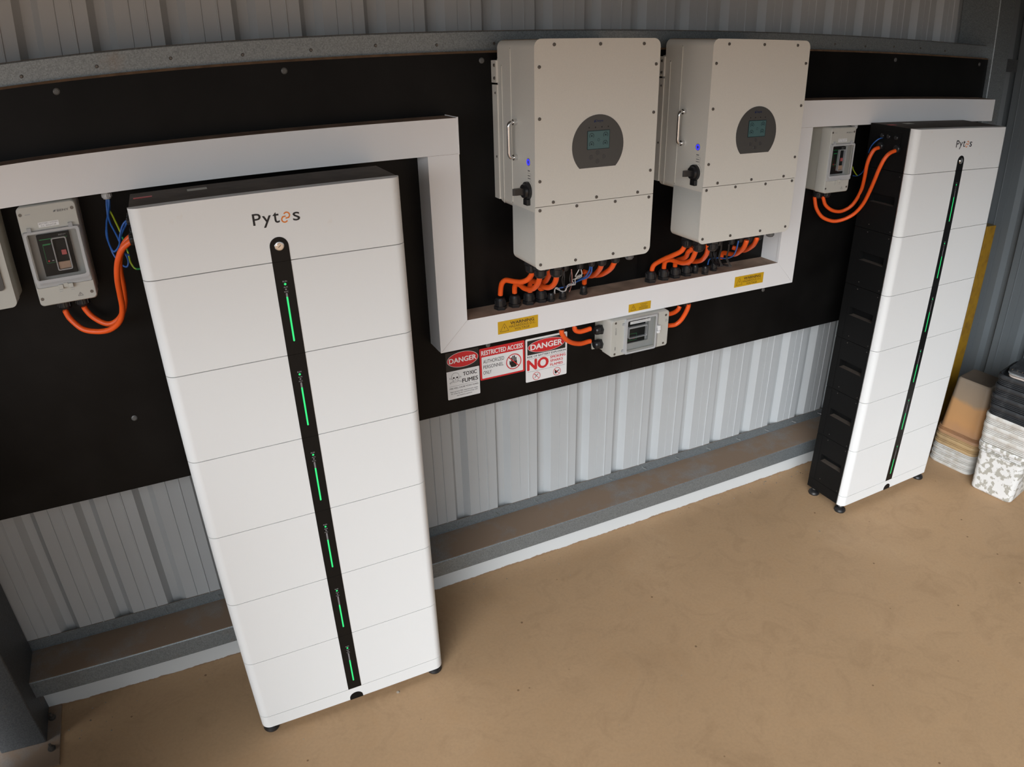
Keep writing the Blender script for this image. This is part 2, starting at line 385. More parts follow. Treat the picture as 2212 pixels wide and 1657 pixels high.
def tag(o, label, cat=None, group=None, kind=None):
    if label: o['label'] = label
    if cat: o['category'] = cat
    if group: o['group'] = group
    if kind: o['kind'] = kind
    return o
def thing(name, label, cat, loc=(0, 0, 0), group=None, rz=0.0):
    o = bpy.data.objects.new(name, None); COL.objects.link(o); o.location = loc; o.rotation_euler = (0, 0, rz)
    o.empty_display_size = .05
    return tag(o, label, cat, group)
def copy_tree(o, parent=None):
    c = o.copy(); COL.objects.link(c)
    if parent is not None: c.parent = parent
    for ch in list(o.children): copy_tree(ch, c)
    return c
def gland(parent, c, d, r=.012, h=.028, mt='gland', label=None):
    """hexagonal cable gland whose flange sits at c and points along d"""
    b = MB()
    b.cyl(c, d, [(0, r * 1.18), (h * .28, r * 1.18)], n=6)
    b.cyl(c, d, [(h * .28, r * .8), (h * .34, r * .8)], n=16)
    b.cyl(c, d, [(h * .32, r * 1.02), (h * .78, r), (h * .95, r * .82), (h, r * .66)], n=16)
    for k in range(8):
        dd = Vector(d).normalized(); a = dd.orthogonal().normalized(); e = dd.cross(a); t = 2 * math.pi * k / 8
        q = Vector(c) + a * (r * math.cos(t)) + e * (r * math.sin(t))
        b.cyl(q + dd * h * .36, dd, [(0, r * .1), (h * .4, r * .1)], n=5)
    o = b.build('cable_gland', mt, parent)
    if label: o['label'] = label
    return o
CABLES = {
'L1': [(-0.738,-0.032,1.433),(-0.736,-0.032,1.429),(-0.729,-0.035,1.407),(-0.704,-0.048,1.378),(-0.669,-0.067,1.37),(-0.636,-0.088,1.375),(-0.609,-0.108,1.393),(-0.593,-0.126,1.418),(-0.584,-0.146,1.45),(-0.58,-0.171,1.489),(-0.575,-0.199,1.535),(-0.565,-0.221,1.577),(-0.55,-0.235,1.608),(-0.533,-0.241,1.624),(-0.512,-0.244,1.634)],
'L2': [(-0.688,-0.032,1.433),(-0.686,-0.032,1.424),(-0.673,-0.036,1.402),(-0.649,-0.045,1.383),(-0.629,-0.053,1.38),(-0.608,-0.063,1.392),(-0.591,-0.075,1.415),(-0.58,-0.089,1.446),(-0.573,-0.111,1.492),(-0.57,-0.131,1.534),(-0.564,-0.146,1.568),(-0.547,-0.159,1.604),(-0.528,-0.164,1.623),(-0.507,-0.166,1.63)],
'R1': [(1.92,-0.032,1.441),(1.922,-0.032,1.43),(1.934,-0.037,1.393),(1.962,-0.046,1.359),(1.999,-0.059,1.342),(2.027,-0.072,1.34),(2.057,-0.091,1.352),(2.078,-0.114,1.377),(2.083,-0.142,1.419),(2.071,-0.172,1.473),(2.054,-0.201,1.529),(2.044,-0.221,1.574),(2.047,-0.235,1.614),(2.065,-0.242,1.637),(2.106,-0.244,1.648)],
'R2': [(1.969,-0.032,1.44),(1.972,-0.032,1.429),(1.986,-0.035,1.403),(2.017,-0.041,1.381),(2.052,-0.049,1.372),(2.078,-0.058,1.377),(2.101,-0.072,1.396),(2.109,-0.09,1.432),(2.102,-0.11,1.477),(2.08,-0.132,1.529),(2.06,-0.15,1.582),(2.061,-0.16,1.619),(2.074,-0.165,1.641),(2.106,-0.166,1.647)],
'C1': [(0.862,-0.05,1.075),(0.857,-0.05,1.075),(0.837,-0.049,1.072),(0.82,-0.047,1.071),(0.804,-0.046,1.077),(0.798,-0.045,1.089),(0.8,-0.045,1.095)],
'C2': [(0.864,-0.05,1.026),(0.856,-0.05,1.027),(0.82,-0.056,1.028),(0.781,-0.066,1.042),(0.748,-0.077,1.065),(0.729,-0.083,1.088),(0.724,-0.084,1.1),(0.723,-0.085,1.111)],
'C3': [(1.201,-0.05,1.071),(1.209,-0.05,1.069),(1.226,-0.049,1.069),(1.242,-0.047,1.072),(1.254,-0.046,1.079),(1.26,-0.045,1.089)],
'C4': [(1.204,-0.05,1.023),(1.211,-0.05,1.022),(1.237,-0.055,1.022),(1.254,-0.064,1.038),(1.262,-0.074,1.062),(1.266,-0.081,1.082),(1.269,-0.084,1.098),(1.269,-0.085,1.109)],
'A1': [(0.57,-0.165,1.377),(0.571,-0.164,1.367),(0.571,-0.159,1.351),(0.564,-0.147,1.333),(0.551,-0.128,1.321),(0.539,-0.107,1.318),(0.527,-0.089,1.318),(0.519,-0.076,1.317),(0.512,-0.066,1.307),(0.511,-0.056,1.288),(0.511,-0.05,1.261)],
'A2': [(0.565,-0.226,1.38),(0.567,-0.222,1.366),(0.572,-0.203,1.339),(0.575,-0.171,1.311),(0.573,-0.14,1.296),(0.569,-0.11,1.292),(0.567,-0.084,1.296),(0.562,-0.07,1.296),(0.56,-0.062,1.289),(0.561,-0.054,1.276),(0.563,-0.05,1.26)],
'A3': [(0.623,-0.17,1.37),(0.628,-0.165,1.356),(0.637,-0.149,1.336),(0.646,-0.116,1.308),(0.647,-0.093,1.295),(0.645,-0.078,1.289),(0.647,-0.064,1.275),(0.658,-0.053,1.259),(0.666,-0.05,1.25)],
'A4': [(0.614,-0.24,1.381),(0.616,-0.237,1.369),(0.623,-0.223,1.346),(0.627,-0.2,1.321),(0.626,-0.171,1.303),(0.622,-0.142,1.298),(0.621,-0.113,1.299),(0.618,-0.09,1.3),(0.613,-0.076,1.299),(0.613,-0.065,1.287),(0.618,-0.054,1.268),(0.62,-0.05,1.25)],
'A5': [(0.781,-0.233,1.38),(0.783,-0.227,1.367),(0.795,-0.196,1.341),(0.815,-0.132,1.303),(0.822,-0.085,1.287),(0.825,-0.063,1.273),(0.831,-0.05,1.25)],
'A6': [(0.835,-0.227,1.378),(0.834,-0.223,1.366),(0.84,-0.193,1.337),(0.85,-0.132,1.302),(0.853,-0.086,1.285),(0.849,-0.056,1.283),(0.84,-0.042,1.285),(0.832,-0.04,1.289)],
'B1': [(1.164,-0.165,1.378),(1.164,-0.164,1.368),(1.159,-0.152,1.344),(1.147,-0.126,1.325),(1.136,-0.097,1.307),(1.125,-0.069,1.287),(1.117,-0.057,1.274),(1.115,-0.051,1.258),(1.116,-0.05,1.246)],
'B2': [(1.16,-0.222,1.377),(1.165,-0.22,1.365),(1.171,-0.207,1.342),(1.178,-0.183,1.315),(1.178,-0.146,1.297),(1.176,-0.109,1.293),(1.171,-0.079,1.292),(1.164,-0.062,1.283),(1.167,-0.052,1.262),(1.169,-0.05,1.25)],
'B3': [(1.19,-0.17,1.36),(1.191,-0.166,1.348),(1.189,-0.153,1.337),(1.203,-0.126,1.311),(1.209,-0.094,1.294),(1.209,-0.073,1.285),(1.213,-0.058,1.269),(1.219,-0.05,1.248)],
'B4': [(1.203,-0.235,1.38),(1.208,-0.231,1.367),(1.231,-0.2,1.335),(1.259,-0.146,1.297),(1.273,-0.096,1.276),(1.276,-0.067,1.269),(1.276,-0.054,1.256),(1.279,-0.05,1.243)],
'B5': [(1.363,-0.249,1.38),(1.364,-0.247,1.372),(1.374,-0.228,1.348),(1.395,-0.186,1.318),(1.412,-0.146,1.297),(1.423,-0.1,1.287),(1.424,-0.074,1.283),(1.425,-0.064,1.272),(1.428,-0.06,1.258)],
'B6': [(1.417,-0.242,1.38),(1.418,-0.24,1.372),(1.437,-0.209,1.344),(1.476,-0.141,1.306),(1.497,-0.095,1.288),(1.508,-0.054,1.283),(1.496,-0.04,1.287)],
'w_blueA1': [(0.736,-0.236,1.38),(0.738,-0.233,1.37),(0.744,-0.218,1.351),(0.753,-0.18,1.32),(0.757,-0.142,1.302),(0.763,-0.105,1.279),(0.758,-0.068,1.257),(0.746,-0.06,1.249)],
'w_blueA2': [(0.742,-0.236,1.379),(0.744,-0.234,1.369),(0.751,-0.22,1.347),(0.754,-0.192,1.322),(0.753,-0.156,1.304),(0.753,-0.114,1.283),(0.746,-0.074,1.259),(0.724,-0.06,1.252)],
'w_whiteA1': [(0.696,-0.243,1.377),(0.691,-0.24,1.365),(0.689,-0.228,1.345),(0.716,-0.212,1.342),(0.725,-0.205,1.333),(0.722,-0.184,1.321),(0.718,-0.16,1.31),(0.737,-0.139,1.286),(0.733,-0.118,1.277),(0.732,-0.097,1.261),(0.732,-0.085,1.248),(0.722,-0.068,1.248),(0.712,-0.06,1.253),(0.71,-0.056,1.243),(0.711,-0.055,1.233)],
'w_whiteA2': [(0.697,-0.243,1.377),(0.709,-0.233,1.35),(0.703,-0.214,1.336),(0.704,-0.201,1.325),(0.718,-0.178,1.3),(0.716,-0.155,1.296),(0.715,-0.135,1.285),(0.725,-0.106,1.257),(0.719,-0.084,1.25),(0.718,-0.072,1.255),(0.712,-0.063,1.257),(0.711,-0.057,1.245),(0.713,-0.055,1.233)],
'w_pinkA': [(0.661,-0.25,1.377),(0.689,-0.207,1.339),(0.735,-0.127,1.289),(0.763,-0.075,1.253),(0.769,-0.055,1.231)],
'w_blkA1': [(0.639,-0.24,1.381),(0.653,-0.213,1.352),(0.678,-0.163,1.317),(0.722,-0.097,1.269),(0.76,-0.059,1.237),(0.764,-0.055,1.228)],
'w_blkA2': [(0.641,-0.24,1.381),(0.667,-0.197,1.34),(0.71,-0.12,1.287),(0.748,-0.07,1.246),(0.759,-0.06,1.23)],
'w_blkA3': [(0.663,-0.25,1.377),(0.69,-0.191,1.33),(0.737,-0.115,1.279),(0.762,-0.059,1.237),(0.763,-0.055,1.228)],
'w_blueB': [(1.336,-0.238,1.378),(1.336,-0.237,1.37),(1.351,-0.216,1.337),(1.368,-0.185,1.307),(1.377,-0.144,1.286),(1.382,-0.102,1.276),(1.378,-0.068,1.267),(1.373,-0.056,1.258),(1.374,-0.05,1.238)],
'w_blkB0': [(1.252,-0.246,1.379),(1.259,-0.238,1.357),(1.287,-0.202,1.314),(1.333,-0.166,1.275),(1.341,-0.148,1.26),(1.345,-0.112,1.265),(1.35,-0.086,1.281),(1.346,-0.08,1.298)],
'w_blkB1': [(1.252,-0.246,1.379),(1.259,-0.238,1.357),(1.288,-0.201,1.313),(1.34,-0.16,1.271),(1.347,-0.151,1.262),(1.35,-0.112,1.264),(1.356,-0.086,1.28),(1.353,-0.08,1.297)],
'w_blkB2': [(1.255,-0.246,1.379),(1.263,-0.238,1.357),(1.292,-0.201,1.313),(1.349,-0.157,1.267),(1.352,-0.152,1.263),(1.354,-0.112,1.263),(1.36,-0.086,1.28),(1.358,-0.08,1.296)],
'w_blkB3': [(1.285,-0.246,1.375),(1.292,-0.24,1.353),(1.315,-0.209,1.311),(1.373,-0.168,1.265),(1.373,-0.142,1.259),(1.369,-0.106,1.26),(1.37,-0.085,1.278),(1.369,-0.08,1.295)],
'w_blkB4': [(1.287,-0.246,1.375),(1.293,-0.24,1.353),(1.316,-0.21,1.312),(1.379,-0.167,1.263),(1.379,-0.143,1.26),(1.374,-0.105,1.259),(1.374,-0.085,1.278),(1.374,-0.08,1.294)],
'w_blkB5': [(1.289,-0.246,1.374),(1.295,-0.24,1.353),(1.318,-0.211,1.312),(1.385,-0.165,1.26),(1.386,-0.145,1.262),(1.38,-0.105,1.258),(1.38,-0.084,1.277),(1.382,-0.08,1.293)],
'w_blkB6': [(1.2,-0.235,1.375),(1.196,-0.221,1.367),(1.218,-0.172,1.341),(1.265,-0.108,1.298),(1.31,-0.058,1.256),(1.32,-0.05,1.24)],
'w_blueL1': [(-0.57,-0.05,1.703),(-0.573,-0.051,1.688),(-0.576,-0.054,1.663),(-0.583,-0.06,1.64),(-0.588,-0.067,1.616),(-0.585,-0.075,1.591),(-0.58,-0.083,1.568),(-0.568,-0.091,1.544),(-0.555,-0.095,1.535),(-0.548,-0.097,1.548),(-0.55,-0.099,1.567),(-0.555,-0.1,1.581)],
'w_blueL2': [(-0.566,-0.05,1.703),(-0.569,-0.054,1.683),(-0.573,-0.065,1.665),(-0.571,-0.08,1.647),(-0.562,-0.104,1.625),(-0.556,-0.122,1.607),(-0.551,-0.137,1.584),(-0.539,-0.14,1.573)],
'w_blueL3': [(-0.564,-0.05,1.702),(-0.569,-0.054,1.676),(-0.581,-0.069,1.647),(-0.584,-0.098,1.609),(-0.575,-0.122,1.585),(-0.558,-0.136,1.601),(-0.55,-0.152,1.628),(-0.538,-0.164,1.654),(-0.526,-0.168,1.665),(-0.513,-0.169,1.671)],
'w_blueL4': [(-0.561,-0.06,1.586),(-0.551,-0.092,1.616),(-0.535,-0.152,1.646),(-0.524,-0.186,1.664),(-0.51,-0.199,1.67)],
'w_yelL': [(-0.565,-0.05,1.702),(-0.57,-0.052,1.68),(-0.565,-0.057,1.665),(-0.559,-0.066,1.645),(-0.554,-0.075,1.628),(-0.55,-0.085,1.611),(-0.546,-0.097,1.59),(-0.543,-0.107,1.571),(-0.542,-0.115,1.549),(-0.534,-0.119,1.533),(-0.521,-0.12,1.531)],
'w_blueR': [(2.107,-0.169,1.685),(2.084,-0.165,1.678),(2.079,-0.147,1.657),(2.098,-0.12,1.628),(2.137,-0.088,1.593),(2.182,-0.049,1.548),(2.196,-0.025,1.518),(2.185,-0.013,1.504),(2.16,-0.01,1.506)],
'w_yelR': [(2.176,-0.02,1.507),(2.165,-0.019,1.515),(2.154,-0.013,1.53),(2.149,-0.01,1.544)],
}

# ================================================================== the shed
def structure(o, label, cat): return tag(o, label, cat, kind='structure')
P0, PITCH, YS = 0.581, 0.188, 0.19
def sheet_profile(a, b):
    """trapezoidal wall sheet: wide pans towards the room, narrow ribs away from it"""
    out = []; k = math.floor((a - P0) / PITCH)
    while P0 + k * PITCH < b:
        x = P0 + k * PITCH
        for dx, dy in ((0, 0), (.018, .028), (.046, .028), (.066, 0), (.106, 0), (.1075, .0025), (.109, 0), (.146, 0), (.1475, -.0028), (.1505, -.0028), (.152, 0)):
            if a <= x + dx <= b: out.append((x + dx, dy))
        k += 1
    return [(a, 0)] + out + [(b, 0)]
def sheet(name, prof, fn, z0, z1, mt, label):
    b = MB(); n = len(prof); t = .0012
    vs = [fn(p, d, z0) for p, d in prof] + [fn(p, d, z1) for p, d in prof] + [fn(p, d + t, z0) for p, d in prof] + [fn(p, d + t, z1) for p, d in prof]
    fs = [(i, i + 1, n + i + 1, n + i) for i in range(n - 1)] + [(2 * n + i, 2 * n + i + 1, 3 * n + i + 1, 3 * n + i) for i in range(n - 1)]
    b.add(vs, fs); me = b
    return structure(me.build(name, mt), label, 'wall')
sheet('wall_back', sheet_profile(-3.4, 3.42), lambda p, d, z: (p, YS + d, z), .03, 3.05, 'sheet', 'ribbed pale grey steel sheet wall behind the black board')
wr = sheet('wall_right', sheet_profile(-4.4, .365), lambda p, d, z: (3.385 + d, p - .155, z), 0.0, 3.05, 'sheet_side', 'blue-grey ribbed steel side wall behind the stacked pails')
XL, YO, OX0, OX1, OH = -3.4, -2.0, -3.4, 2.4, 2.34     # shed extent and the open front (from OX0 to OX1, up to OH)
b = MB(); b.box(XL - .05, XL, YO, .22, OH, 3.05); structure(b.build('wall_left', 'roof'), 'header strip above the open left side of the shed', 'wall')
b = MB(); b.box(XL - .05, 3.45, YO, .25, -.12, 0); structure(b.build('floor', 'floor'), 'brown dusty concrete floor with faint swirls and stains', 'floor')
b = MB(); b.box(XL - .1, 3.45, YO - .2, .26, 3.05, 3.09); structure(b.build('ceiling', 'roof'), 'flat steel roof over the shed', 'ceiling')
b = MB(); b.box(OX0, OX1, YO - .05, YO, OH, 3.05); b.box(OX1, 3.42, YO - .05, YO, 0, 3.05); structure(b.build('wall_front', 'roof'), 'front wall of the shed around its wide open doorway', 'wall')
b = MB(); b.box(-40, 40, -50, YO, -.14, -.02); b.box(-30, 30, .26, 20, -.14, -.02); structure(b.build('ground', 'concrete_out'), 'bare reddish ground outside the open shed front', 'ground')
b = MB(); b.box(-1.235, 3.04, .085, .105, 0, .118); structure(b.build('trim_1', 'trim'), 'white metal strip with scuffed lower edge along the wall foot', 'trim')

b = MB(); b.box(-1.46, -1.42, -1.2, -.22, 0, 1.3); structure(b.build('shade_blocker', 'roof', bevel=.004), 'added low dark shade blocker out of frame left of the corner column', 'wall')  # unseen blocker, added to shade the lower-left floor and wall

def girt(name, x0, x1, zf0, zf1, up, label):
    t = .0025; b = MB()
    r = [(.02, zf0), (.02, zf1 - .004), (.0225, zf1 - .001), (.026, zf1), (.181, zf1)]
    r += [(.186, zf1 + .003), (.187, zf1 + .041)] if up else [(.186, zf1 - .003), (.187, zf1 - .06)]
    off = [(y + (t if i < 2 else 0), z - (t if i >= 2 else 0)) for i, (y, z) in enumerate(r)]
    if up: off[-1] = (r[-1][0] + t, r[-1][1]); off[-2] = (r[-2][0] + t, r[-2][1] - t)
    else: off[-1] = (r[-1][0] - t, r[-1][1]); off[-2] = (r[-2][0] - t, r[-2][1] - t)
    n = len(r)
    vs = [(x, y, z) for x in (x0, x1) for (y, z) in r + off]
    N = 2 * n; fs = []
    for i in range(n - 1):
        fs.append((i, i + 1, N + i + 1, N + i)); fs.append((n + i, n + i + 1, N + n + i + 1, N + n + i))
    for a in (0, N): 
        for i in range(n - 1): fs.append((a + i, a + i + 1, a + n + i + 1, a + n + i))
    fs.append((0, n, N + n, N)); fs.append((n - 1, 2 * n - 1, N + 2 * n - 1, N + n - 1))
    b.add(vs, fs)
    o = b.build(name, ['galv', 'galv_dust'])
    for p in o.data.polygons:
        if abs(p.normal.z) > .9: p.material_index = 1
    return structure(o, label, 'steel beam')
g1 = girt('trim_2', -1.235, 3.05, .124, .194, True, 'galvanised steel girt with dust-covered web running above the floor')
for k in range(-9, 12):
    x = .567 + PITCH * k
    if not -1.2 < x < 2.9: continue
    b = MB(); b.cyl((x, .187, .214), (0.25, -1, .05), [(0, .0022), (.018, .0022), (.024, .0006)], n=8)
    tag(b.build('screw', 'steel', g1), None)
g2 = girt('trim_3', -1.235, 3.05, 1.975, 2.056, False, 'galvanised steel girt above the top edge of the black board')
for k in range(-4, 19):
    x = -.536 + .18 * k
    b = MB(); b.cyl((x, .021, 2.021 + .003 * math.sin(k * 2.)), (0, -1, 0), [(0, .004), (.002, .0045), (.0045, .003)], n=8)
    b.build('screw', 'screw', g2)

# portal columns
c = thing('trim_4', 'dark galvanised corner column at the end of the board', 'column', (3.035, -.02, 0)); c['kind'] = 'structure'
b = MB(); b.prism(rrect(0, .135, 0, .2, .006, 4), 'z', 0, 3.05, sm=True); b.build('column_post', 'galv', c, wn=True)
b = MB(); b.box(.12, .25, .012, .03, 1.945, 2.005); b.build('bracket', 'galv_dark', c, bevel=.001)
c = thing('trim_5', 'dark galvanised column with base plate in the lower left corner', 'column', (-1.225, -.078, 0)); c['kind'] = 'structure'
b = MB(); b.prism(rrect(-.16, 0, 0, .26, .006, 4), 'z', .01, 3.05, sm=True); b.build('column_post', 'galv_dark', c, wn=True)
b = MB(); b.box(-.2, .045, -.11, .27, 0, .008); b.build('base_plate', 'galv_dust', c, bevel=.001)
for (x, y) in ((.014, .105), (.018, -.036)):
    b = MB(); b.cyl((x, y, .008), (0, 0, 1), [(0, .014), (.002, .014)], n=16); b.cyl((x, y, .010), (0, 0, 1), [(0, .010), (.009, .010)], n=6); b.cyl((x, y, .019), (0, 0, 1), [(0, .005), (.012, .005)], n=10)
    b.build('anchor_bolt', 'screw', c)

# backing board, two sheets
def board(x0, x1, label, screws):
    t = thing('backing_board', label, 'plywood board', ((x0 + x1) / 2, .009, .841), group='black plywood sheets fixed to the wall')
    xm = (x0 + x1) / 2; b = MB()
    pr = [(-.009, 0), (.009, 0), (.009, 1.159), (-.004, 1.159), (-.009, 1.153)]
    b.prism(pr, 'x', x0 - xm, x1 - xm)
    o = b.build('board_sheet', ['board', 'ply_edge'], t)
    for p in o.data.polygons:
        if p.normal.z > .4: p.material_index = 1
    for (x, z) in screws:
        s = MB(); s.cyl((x - xm, -.009, z - .841), (0, -1, 0), [(0, .0085), (.0012, .0085), (.003, .0055)], n=14)
        s.cyl((x - xm, -.0115, z - .841), (0, -1, 0), [(0, .0025), (.0015, .0024)], n=8)
        s.build('screw', 'dull_screw', t)
    return t
board(-1.235, 1.0855, 'left black plywood sheet behind the nearer battery tower and left inverter',
      [(-1.2, 1.973), (-.639, 1.973), (-.076, 1.972), (.494, 1.973), (-.642, 1.071), (.482, 1.07), (-.076, 1.071)])
board(1.0865, 3.03, 'right black plywood sheet behind the right inverter and far battery tower',
      [(1.73, 1.067), (2.339, 1.971), (2.96, 1.971), (1.16, 1.971), (1.73, 1.972), (2.95, 1.07), (2.339, 1.07)])

# ================================================================== cable ducts
YD = -.094; e = .0004
def duct(label, poly, cap=None, dust=True):
    xs = [p[0] for p in poly]; zs = [p[1] for p in poly]; c0 = ((min(xs) + max(xs)) / 2, 0, min(zs))
    t = thing('cable_duct', label, 'cable duct', c0, group='white cable ducts on the black board')
    P = [(x - c0[0], z - c0[2]) for x, z in poly]
    b = MB(); b.prism(P, 'y', -.0003, YD + .012); b.build('duct_body', ['duct', 'duct_dust'], t, top=1)
    b = MB(); b.prism(P, 'y', YD + .0128, YD)
    b.build('duct_lid', ['duct', 'duct_dust'], t, bevel=.0012, top=1)
    if cap:
        b = MB(); x0, x1, z0, z1 = cap; b.box(x0 - c0[0], x1 - c0[0], YD - .0015, 0, z0 - c0[2] - .002, z1 - c0[2] + .003); b.build('end_cap', ['duct', 'duct_dust'], t, bevel=.001, top=1)
    return t
d1 = duct('long white cable duct above the nearer battery tower', [(-1.228, 1.7255), (.3715, 1.7255), (.3715, 1.825), (-1.228, 1.825)], (.370, .3745, 1.7255, 1.825))
d2 = duct('white vertical cable duct dropping between nearer battery tower and left inverter', [(.277, 1.118), (.277, 1.725), (.373, 1.725), (.373, 1.213)])
d3 = duct('white bottom cable duct carrying the three yellow warning stickers', [(.277 + e, 1.118 - e), (1.79 - e, 1.118 - e), (1.694, 1.213 - e), (.373 + e, 1.213 - e)])
d4 = duct('white vertical cable duct rising behind the right inverter', [(1.79, 1.118), (1.79, 1.725), (1.694, 1.725), (1.694, 1.213)])
d5 = duct('white top cable duct above the far battery tower', [(1.694, 1.7255), (2.987, 1.7255), (2.987, 1.8225), (1.694, 1.8225)])
def dgl(t, x, y, z, d, r=.0135, h=.032, **k): 
    L = t.location; return gland(t, (x - L[0], y - L[1], z - L[2]), d, r, h, **k)
for x in (.511, .564, .617, .664): dgl(d3, x, -.048, 1.213, (0, 0, 1), .0182, .040)
for x, y in ((.694, -.062), (.739, -.062)): dgl(d3, x, y, 1.213, (0, 0, 1), .0115, .03)
dgl(d3, .826, -.055, 1.213, (0, 0, 1), .0115, .032)
for x in (1.110, 1.168, 1.220, 1.272): dgl(d3, x, -.052, 1.213, (0, 0, 1), .0182, .040)
for x, y in ((1.318, -.045), (1.342, -.075), (1.40, -.055)): dgl(d3, x, y, 1.213, (0, 0, 1), .0115, .032)
for x, y in ((.726, -.078), (.772, -.04), (1.218, -.035), (1.269, -.075)): dgl(d3, x, y, 1.118, (0, 0, -1), .012, .02)
dgl(d1, -.568, -.05, 1.7255, (0, 0, -1), .0115, .022, mt='gland_grey', label='grey cable gland')
dgl(d5, 2.075, -.05, 1.7255, (0, 0, -1), .0115, .022, mt='gland_grey', label='grey cable gland')

# ================================================================== battery towers
BW, BD, FY = .6371, .2196, -.2196        # local: x 0..BW, back y=0, front y=FY
HL, HB, HM, HH = .0247, .0518, .2453, .1698
def cover(z0, z1, notch=False):
    b = MB(); r = .028; g = .0011
    pr = [(0, FY + .033)] + [(r - r * math.cos(a), FY + r - r * math.sin(a)) for a in [math.pi / 2 * k / 8 for k in range(9)]] \
        + [(BW - r + r * math.sin(a), FY + r - r * math.cos(a)) for a in [math.pi / 2 * k / 8 for k in range(9)]] + [(BW, FY + .033)]
    b.prism(pr, 'z', z0 + g, z1 - g, sm=True)
    return b
def strip(z0, z1, arch=False):
    b = MB(); cx = BW / 2; w = .0225
    if arch: pr = [(cx - w, z0), (cx + w, z0)] + [(cx + w * math.cos(a), z1 - w + w * math.sin(a)) for a in [math.pi * k / 16 for k in range(17)]]
    else: pr = [(cx - w, z0), (cx + w, z0), (cx + w, z1), (cx - w, z1)]
    b.prism(pr, 'y', FY - .0009, FY + .004); return b
def tower(loc, label, green, key_turn, HL):
    T = thing('battery_tower', label, 'battery', loc, group='stacked battery towers on the floor')
    cx = BW / 2
    # base with feet
    b = MB(); b.box(.003, BW - .003, FY + .033, -.002, HL, HL + HB - .001)
    for y in (-.03, -.05): b.cyl((.003, y, HL + .014), (-1, 0, 0), [(0, .005), (.0025, .004)], n=10)
    base = b.build('plinth', 'black', T)
    cover(HL, HL + HB).build('front_cover', 'white', base, wn=True)
    b = MB(); pr = [(cx - .0225, HL)] + [(cx - .0225 * math.cos(a), HL + .008 + .0215 * math.sin(a)) for a in [math.pi * k / 14 for k in range(15)]] + [(cx + .0225, HL)]
    b.prism(pr, 'y', FY - .0006, FY + .004); tag(b.build('notch_patch', 'black', base), 'black semicircular patch for the dark notch')  # black patch stands in for the dark open notch
    for x in (.028, BW - .028):
        for y in (FY + .026, -.03):
            b = MB(); b.cyl((x, y, 0), (0, 0, 1), [(0, .025), (.006, .027), (.015, .024), (.022, .014)], n=24)
            f = b.build('foot', 'rubber_dust', T)
            b = MB(); b.cyl((x, y, .022), (0, 0, 1), [(0, .006), (max(.006, HL - .021), .006)], n=12); b.cyl((x, y, .023), (0, 0, 1), [(0, .010), (.004, .010)], n=6)
            b.build('stem', 'steel', f)
    # modules, top one first
    for i in range(6):
        z0 = HL + HB + HM * (5 - i); z1 = z0 + HM
        b = MB(); X0, X1, Y0, Y1 = .003, BW - .003, FY + .033, -.002
        zb, zt = z0 + .0006, z1 - .0012; py0, py1, pz0, pz1 = FY + .052, FY + .172, z0 + .112, z0 + .149
        for x, s in ((X0, 1), (X1, -1)):
            o = [(x, Y0, zb), (x, Y1, zb), (x, Y1, zt), (x, Y0, zt)]; q = [(x, py0, pz0), (x, py1, pz0), (x, py1, pz1), (x, py0, pz1)]
            r = [(x + s * .03, *p[1:]) for p in q]
            b.add(o + q, [(k, (k + 1) % 4, 4 + (k + 1) % 4, 4 + k) for k in range(4)])
            b.add(q + r, [(1, 2, 6, 5), (2, 3, 7, 6), (3, 0, 4, 7), (4, 5, 6, 7)])
            b.add(q + r, [(0, 1, 5, 4)], 1)
            for (yy, zz) in ((py0 - .005, z0 + .012), (py1 - .02, z0 + .02), (py0 - .005, z1 - .016), (py1 - .02, z1 - .012)):
                b.cyl((x, yy, zz), (-s, 0, 0), [(0, .0022), (.0006, .0018)], n=8, m=2)
            sx = x - s * .0008
            b.box(min(x, sx), max(x, sx), Y0, Y1 - .028, zb, zt) if False else None
        b.add([(X0, Y0, zb), (X1, Y0, zb), (X1, Y0, zt), (X0, Y0, zt), (X0, Y1, zb), (X1, Y1, zb), (X1, Y1, zt), (X0, Y1, zt)], [(0, 1, 2, 3), (4, 5, 6, 7), (0, 1, 5, 4), (2, 3, 7, 6)])
        b.box(X0 - .0012, X1 + .0012, Y1 - .032, Y1, zb, zt - .006)
        mod = b.build('battery_module', ['black', 'black_dust', 'screw'], T)
        cover(z0, z1).build('front_cover', 'white', mod, wn=True)
        strip(z0, z1 - .0006).build('indicator_strip', 'gloss_black', mod)
        yy = FY - .0013; g = green[i]
        b = MB(); b.flat(rrect(cx - .0022, cx + .0022, z0 + .036, z0 + g, .002, 4, (1, 1, 0, 0)), yy)
        tag(b.build('charge_light', 'green_led', mod), 'lit green charge bar')
        b = MB(); b.flat(ell(cx, z0 + .188, .003, .003, 12), yy); tag(b.build('run_light', 'green_led', mod), 'lit green dot')
        b = MB(); b.flat(rrect(cx - .0022, cx + .0022, z0 + g, z0 + .165, .002, 4, (0, 0, 1, 1)), yy, 0); b.flat(ell(cx, z0 + .1745, .0022, .0022, 10), yy, 0)
        b.text('RUN', cx - .0052, cx + .0052, z0 + .1930, z0 + .1970, yy, 1); b.text('ALM', cx - .0048, cx + .0048, z0 + .1785, z0 + .1820, yy, 1); b.text('SOC', cx - .0052, cx + .0052, z0 + .1665, z0 + .1702, yy, 1)
        b.build('indicator_text', ['grey_led', 'grey_ink'], mod)
    # header
    z0 = HL + HB + 6 * HM; z1 = z0 + HH
    b = MB(); b.box(.003, BW - .003, FY + .0325, -.002, z0 + .0006, z1 - .0015)
    b.box(-.0005, .003, FY + .068, -.075, z0 + .065, z0 + .15)
    hd = b.build('control_header', ['black', 'black_dust'], T, top=1)
    cover(z0, z1).build('front_cover', ['header_white'], hd, wn=True)
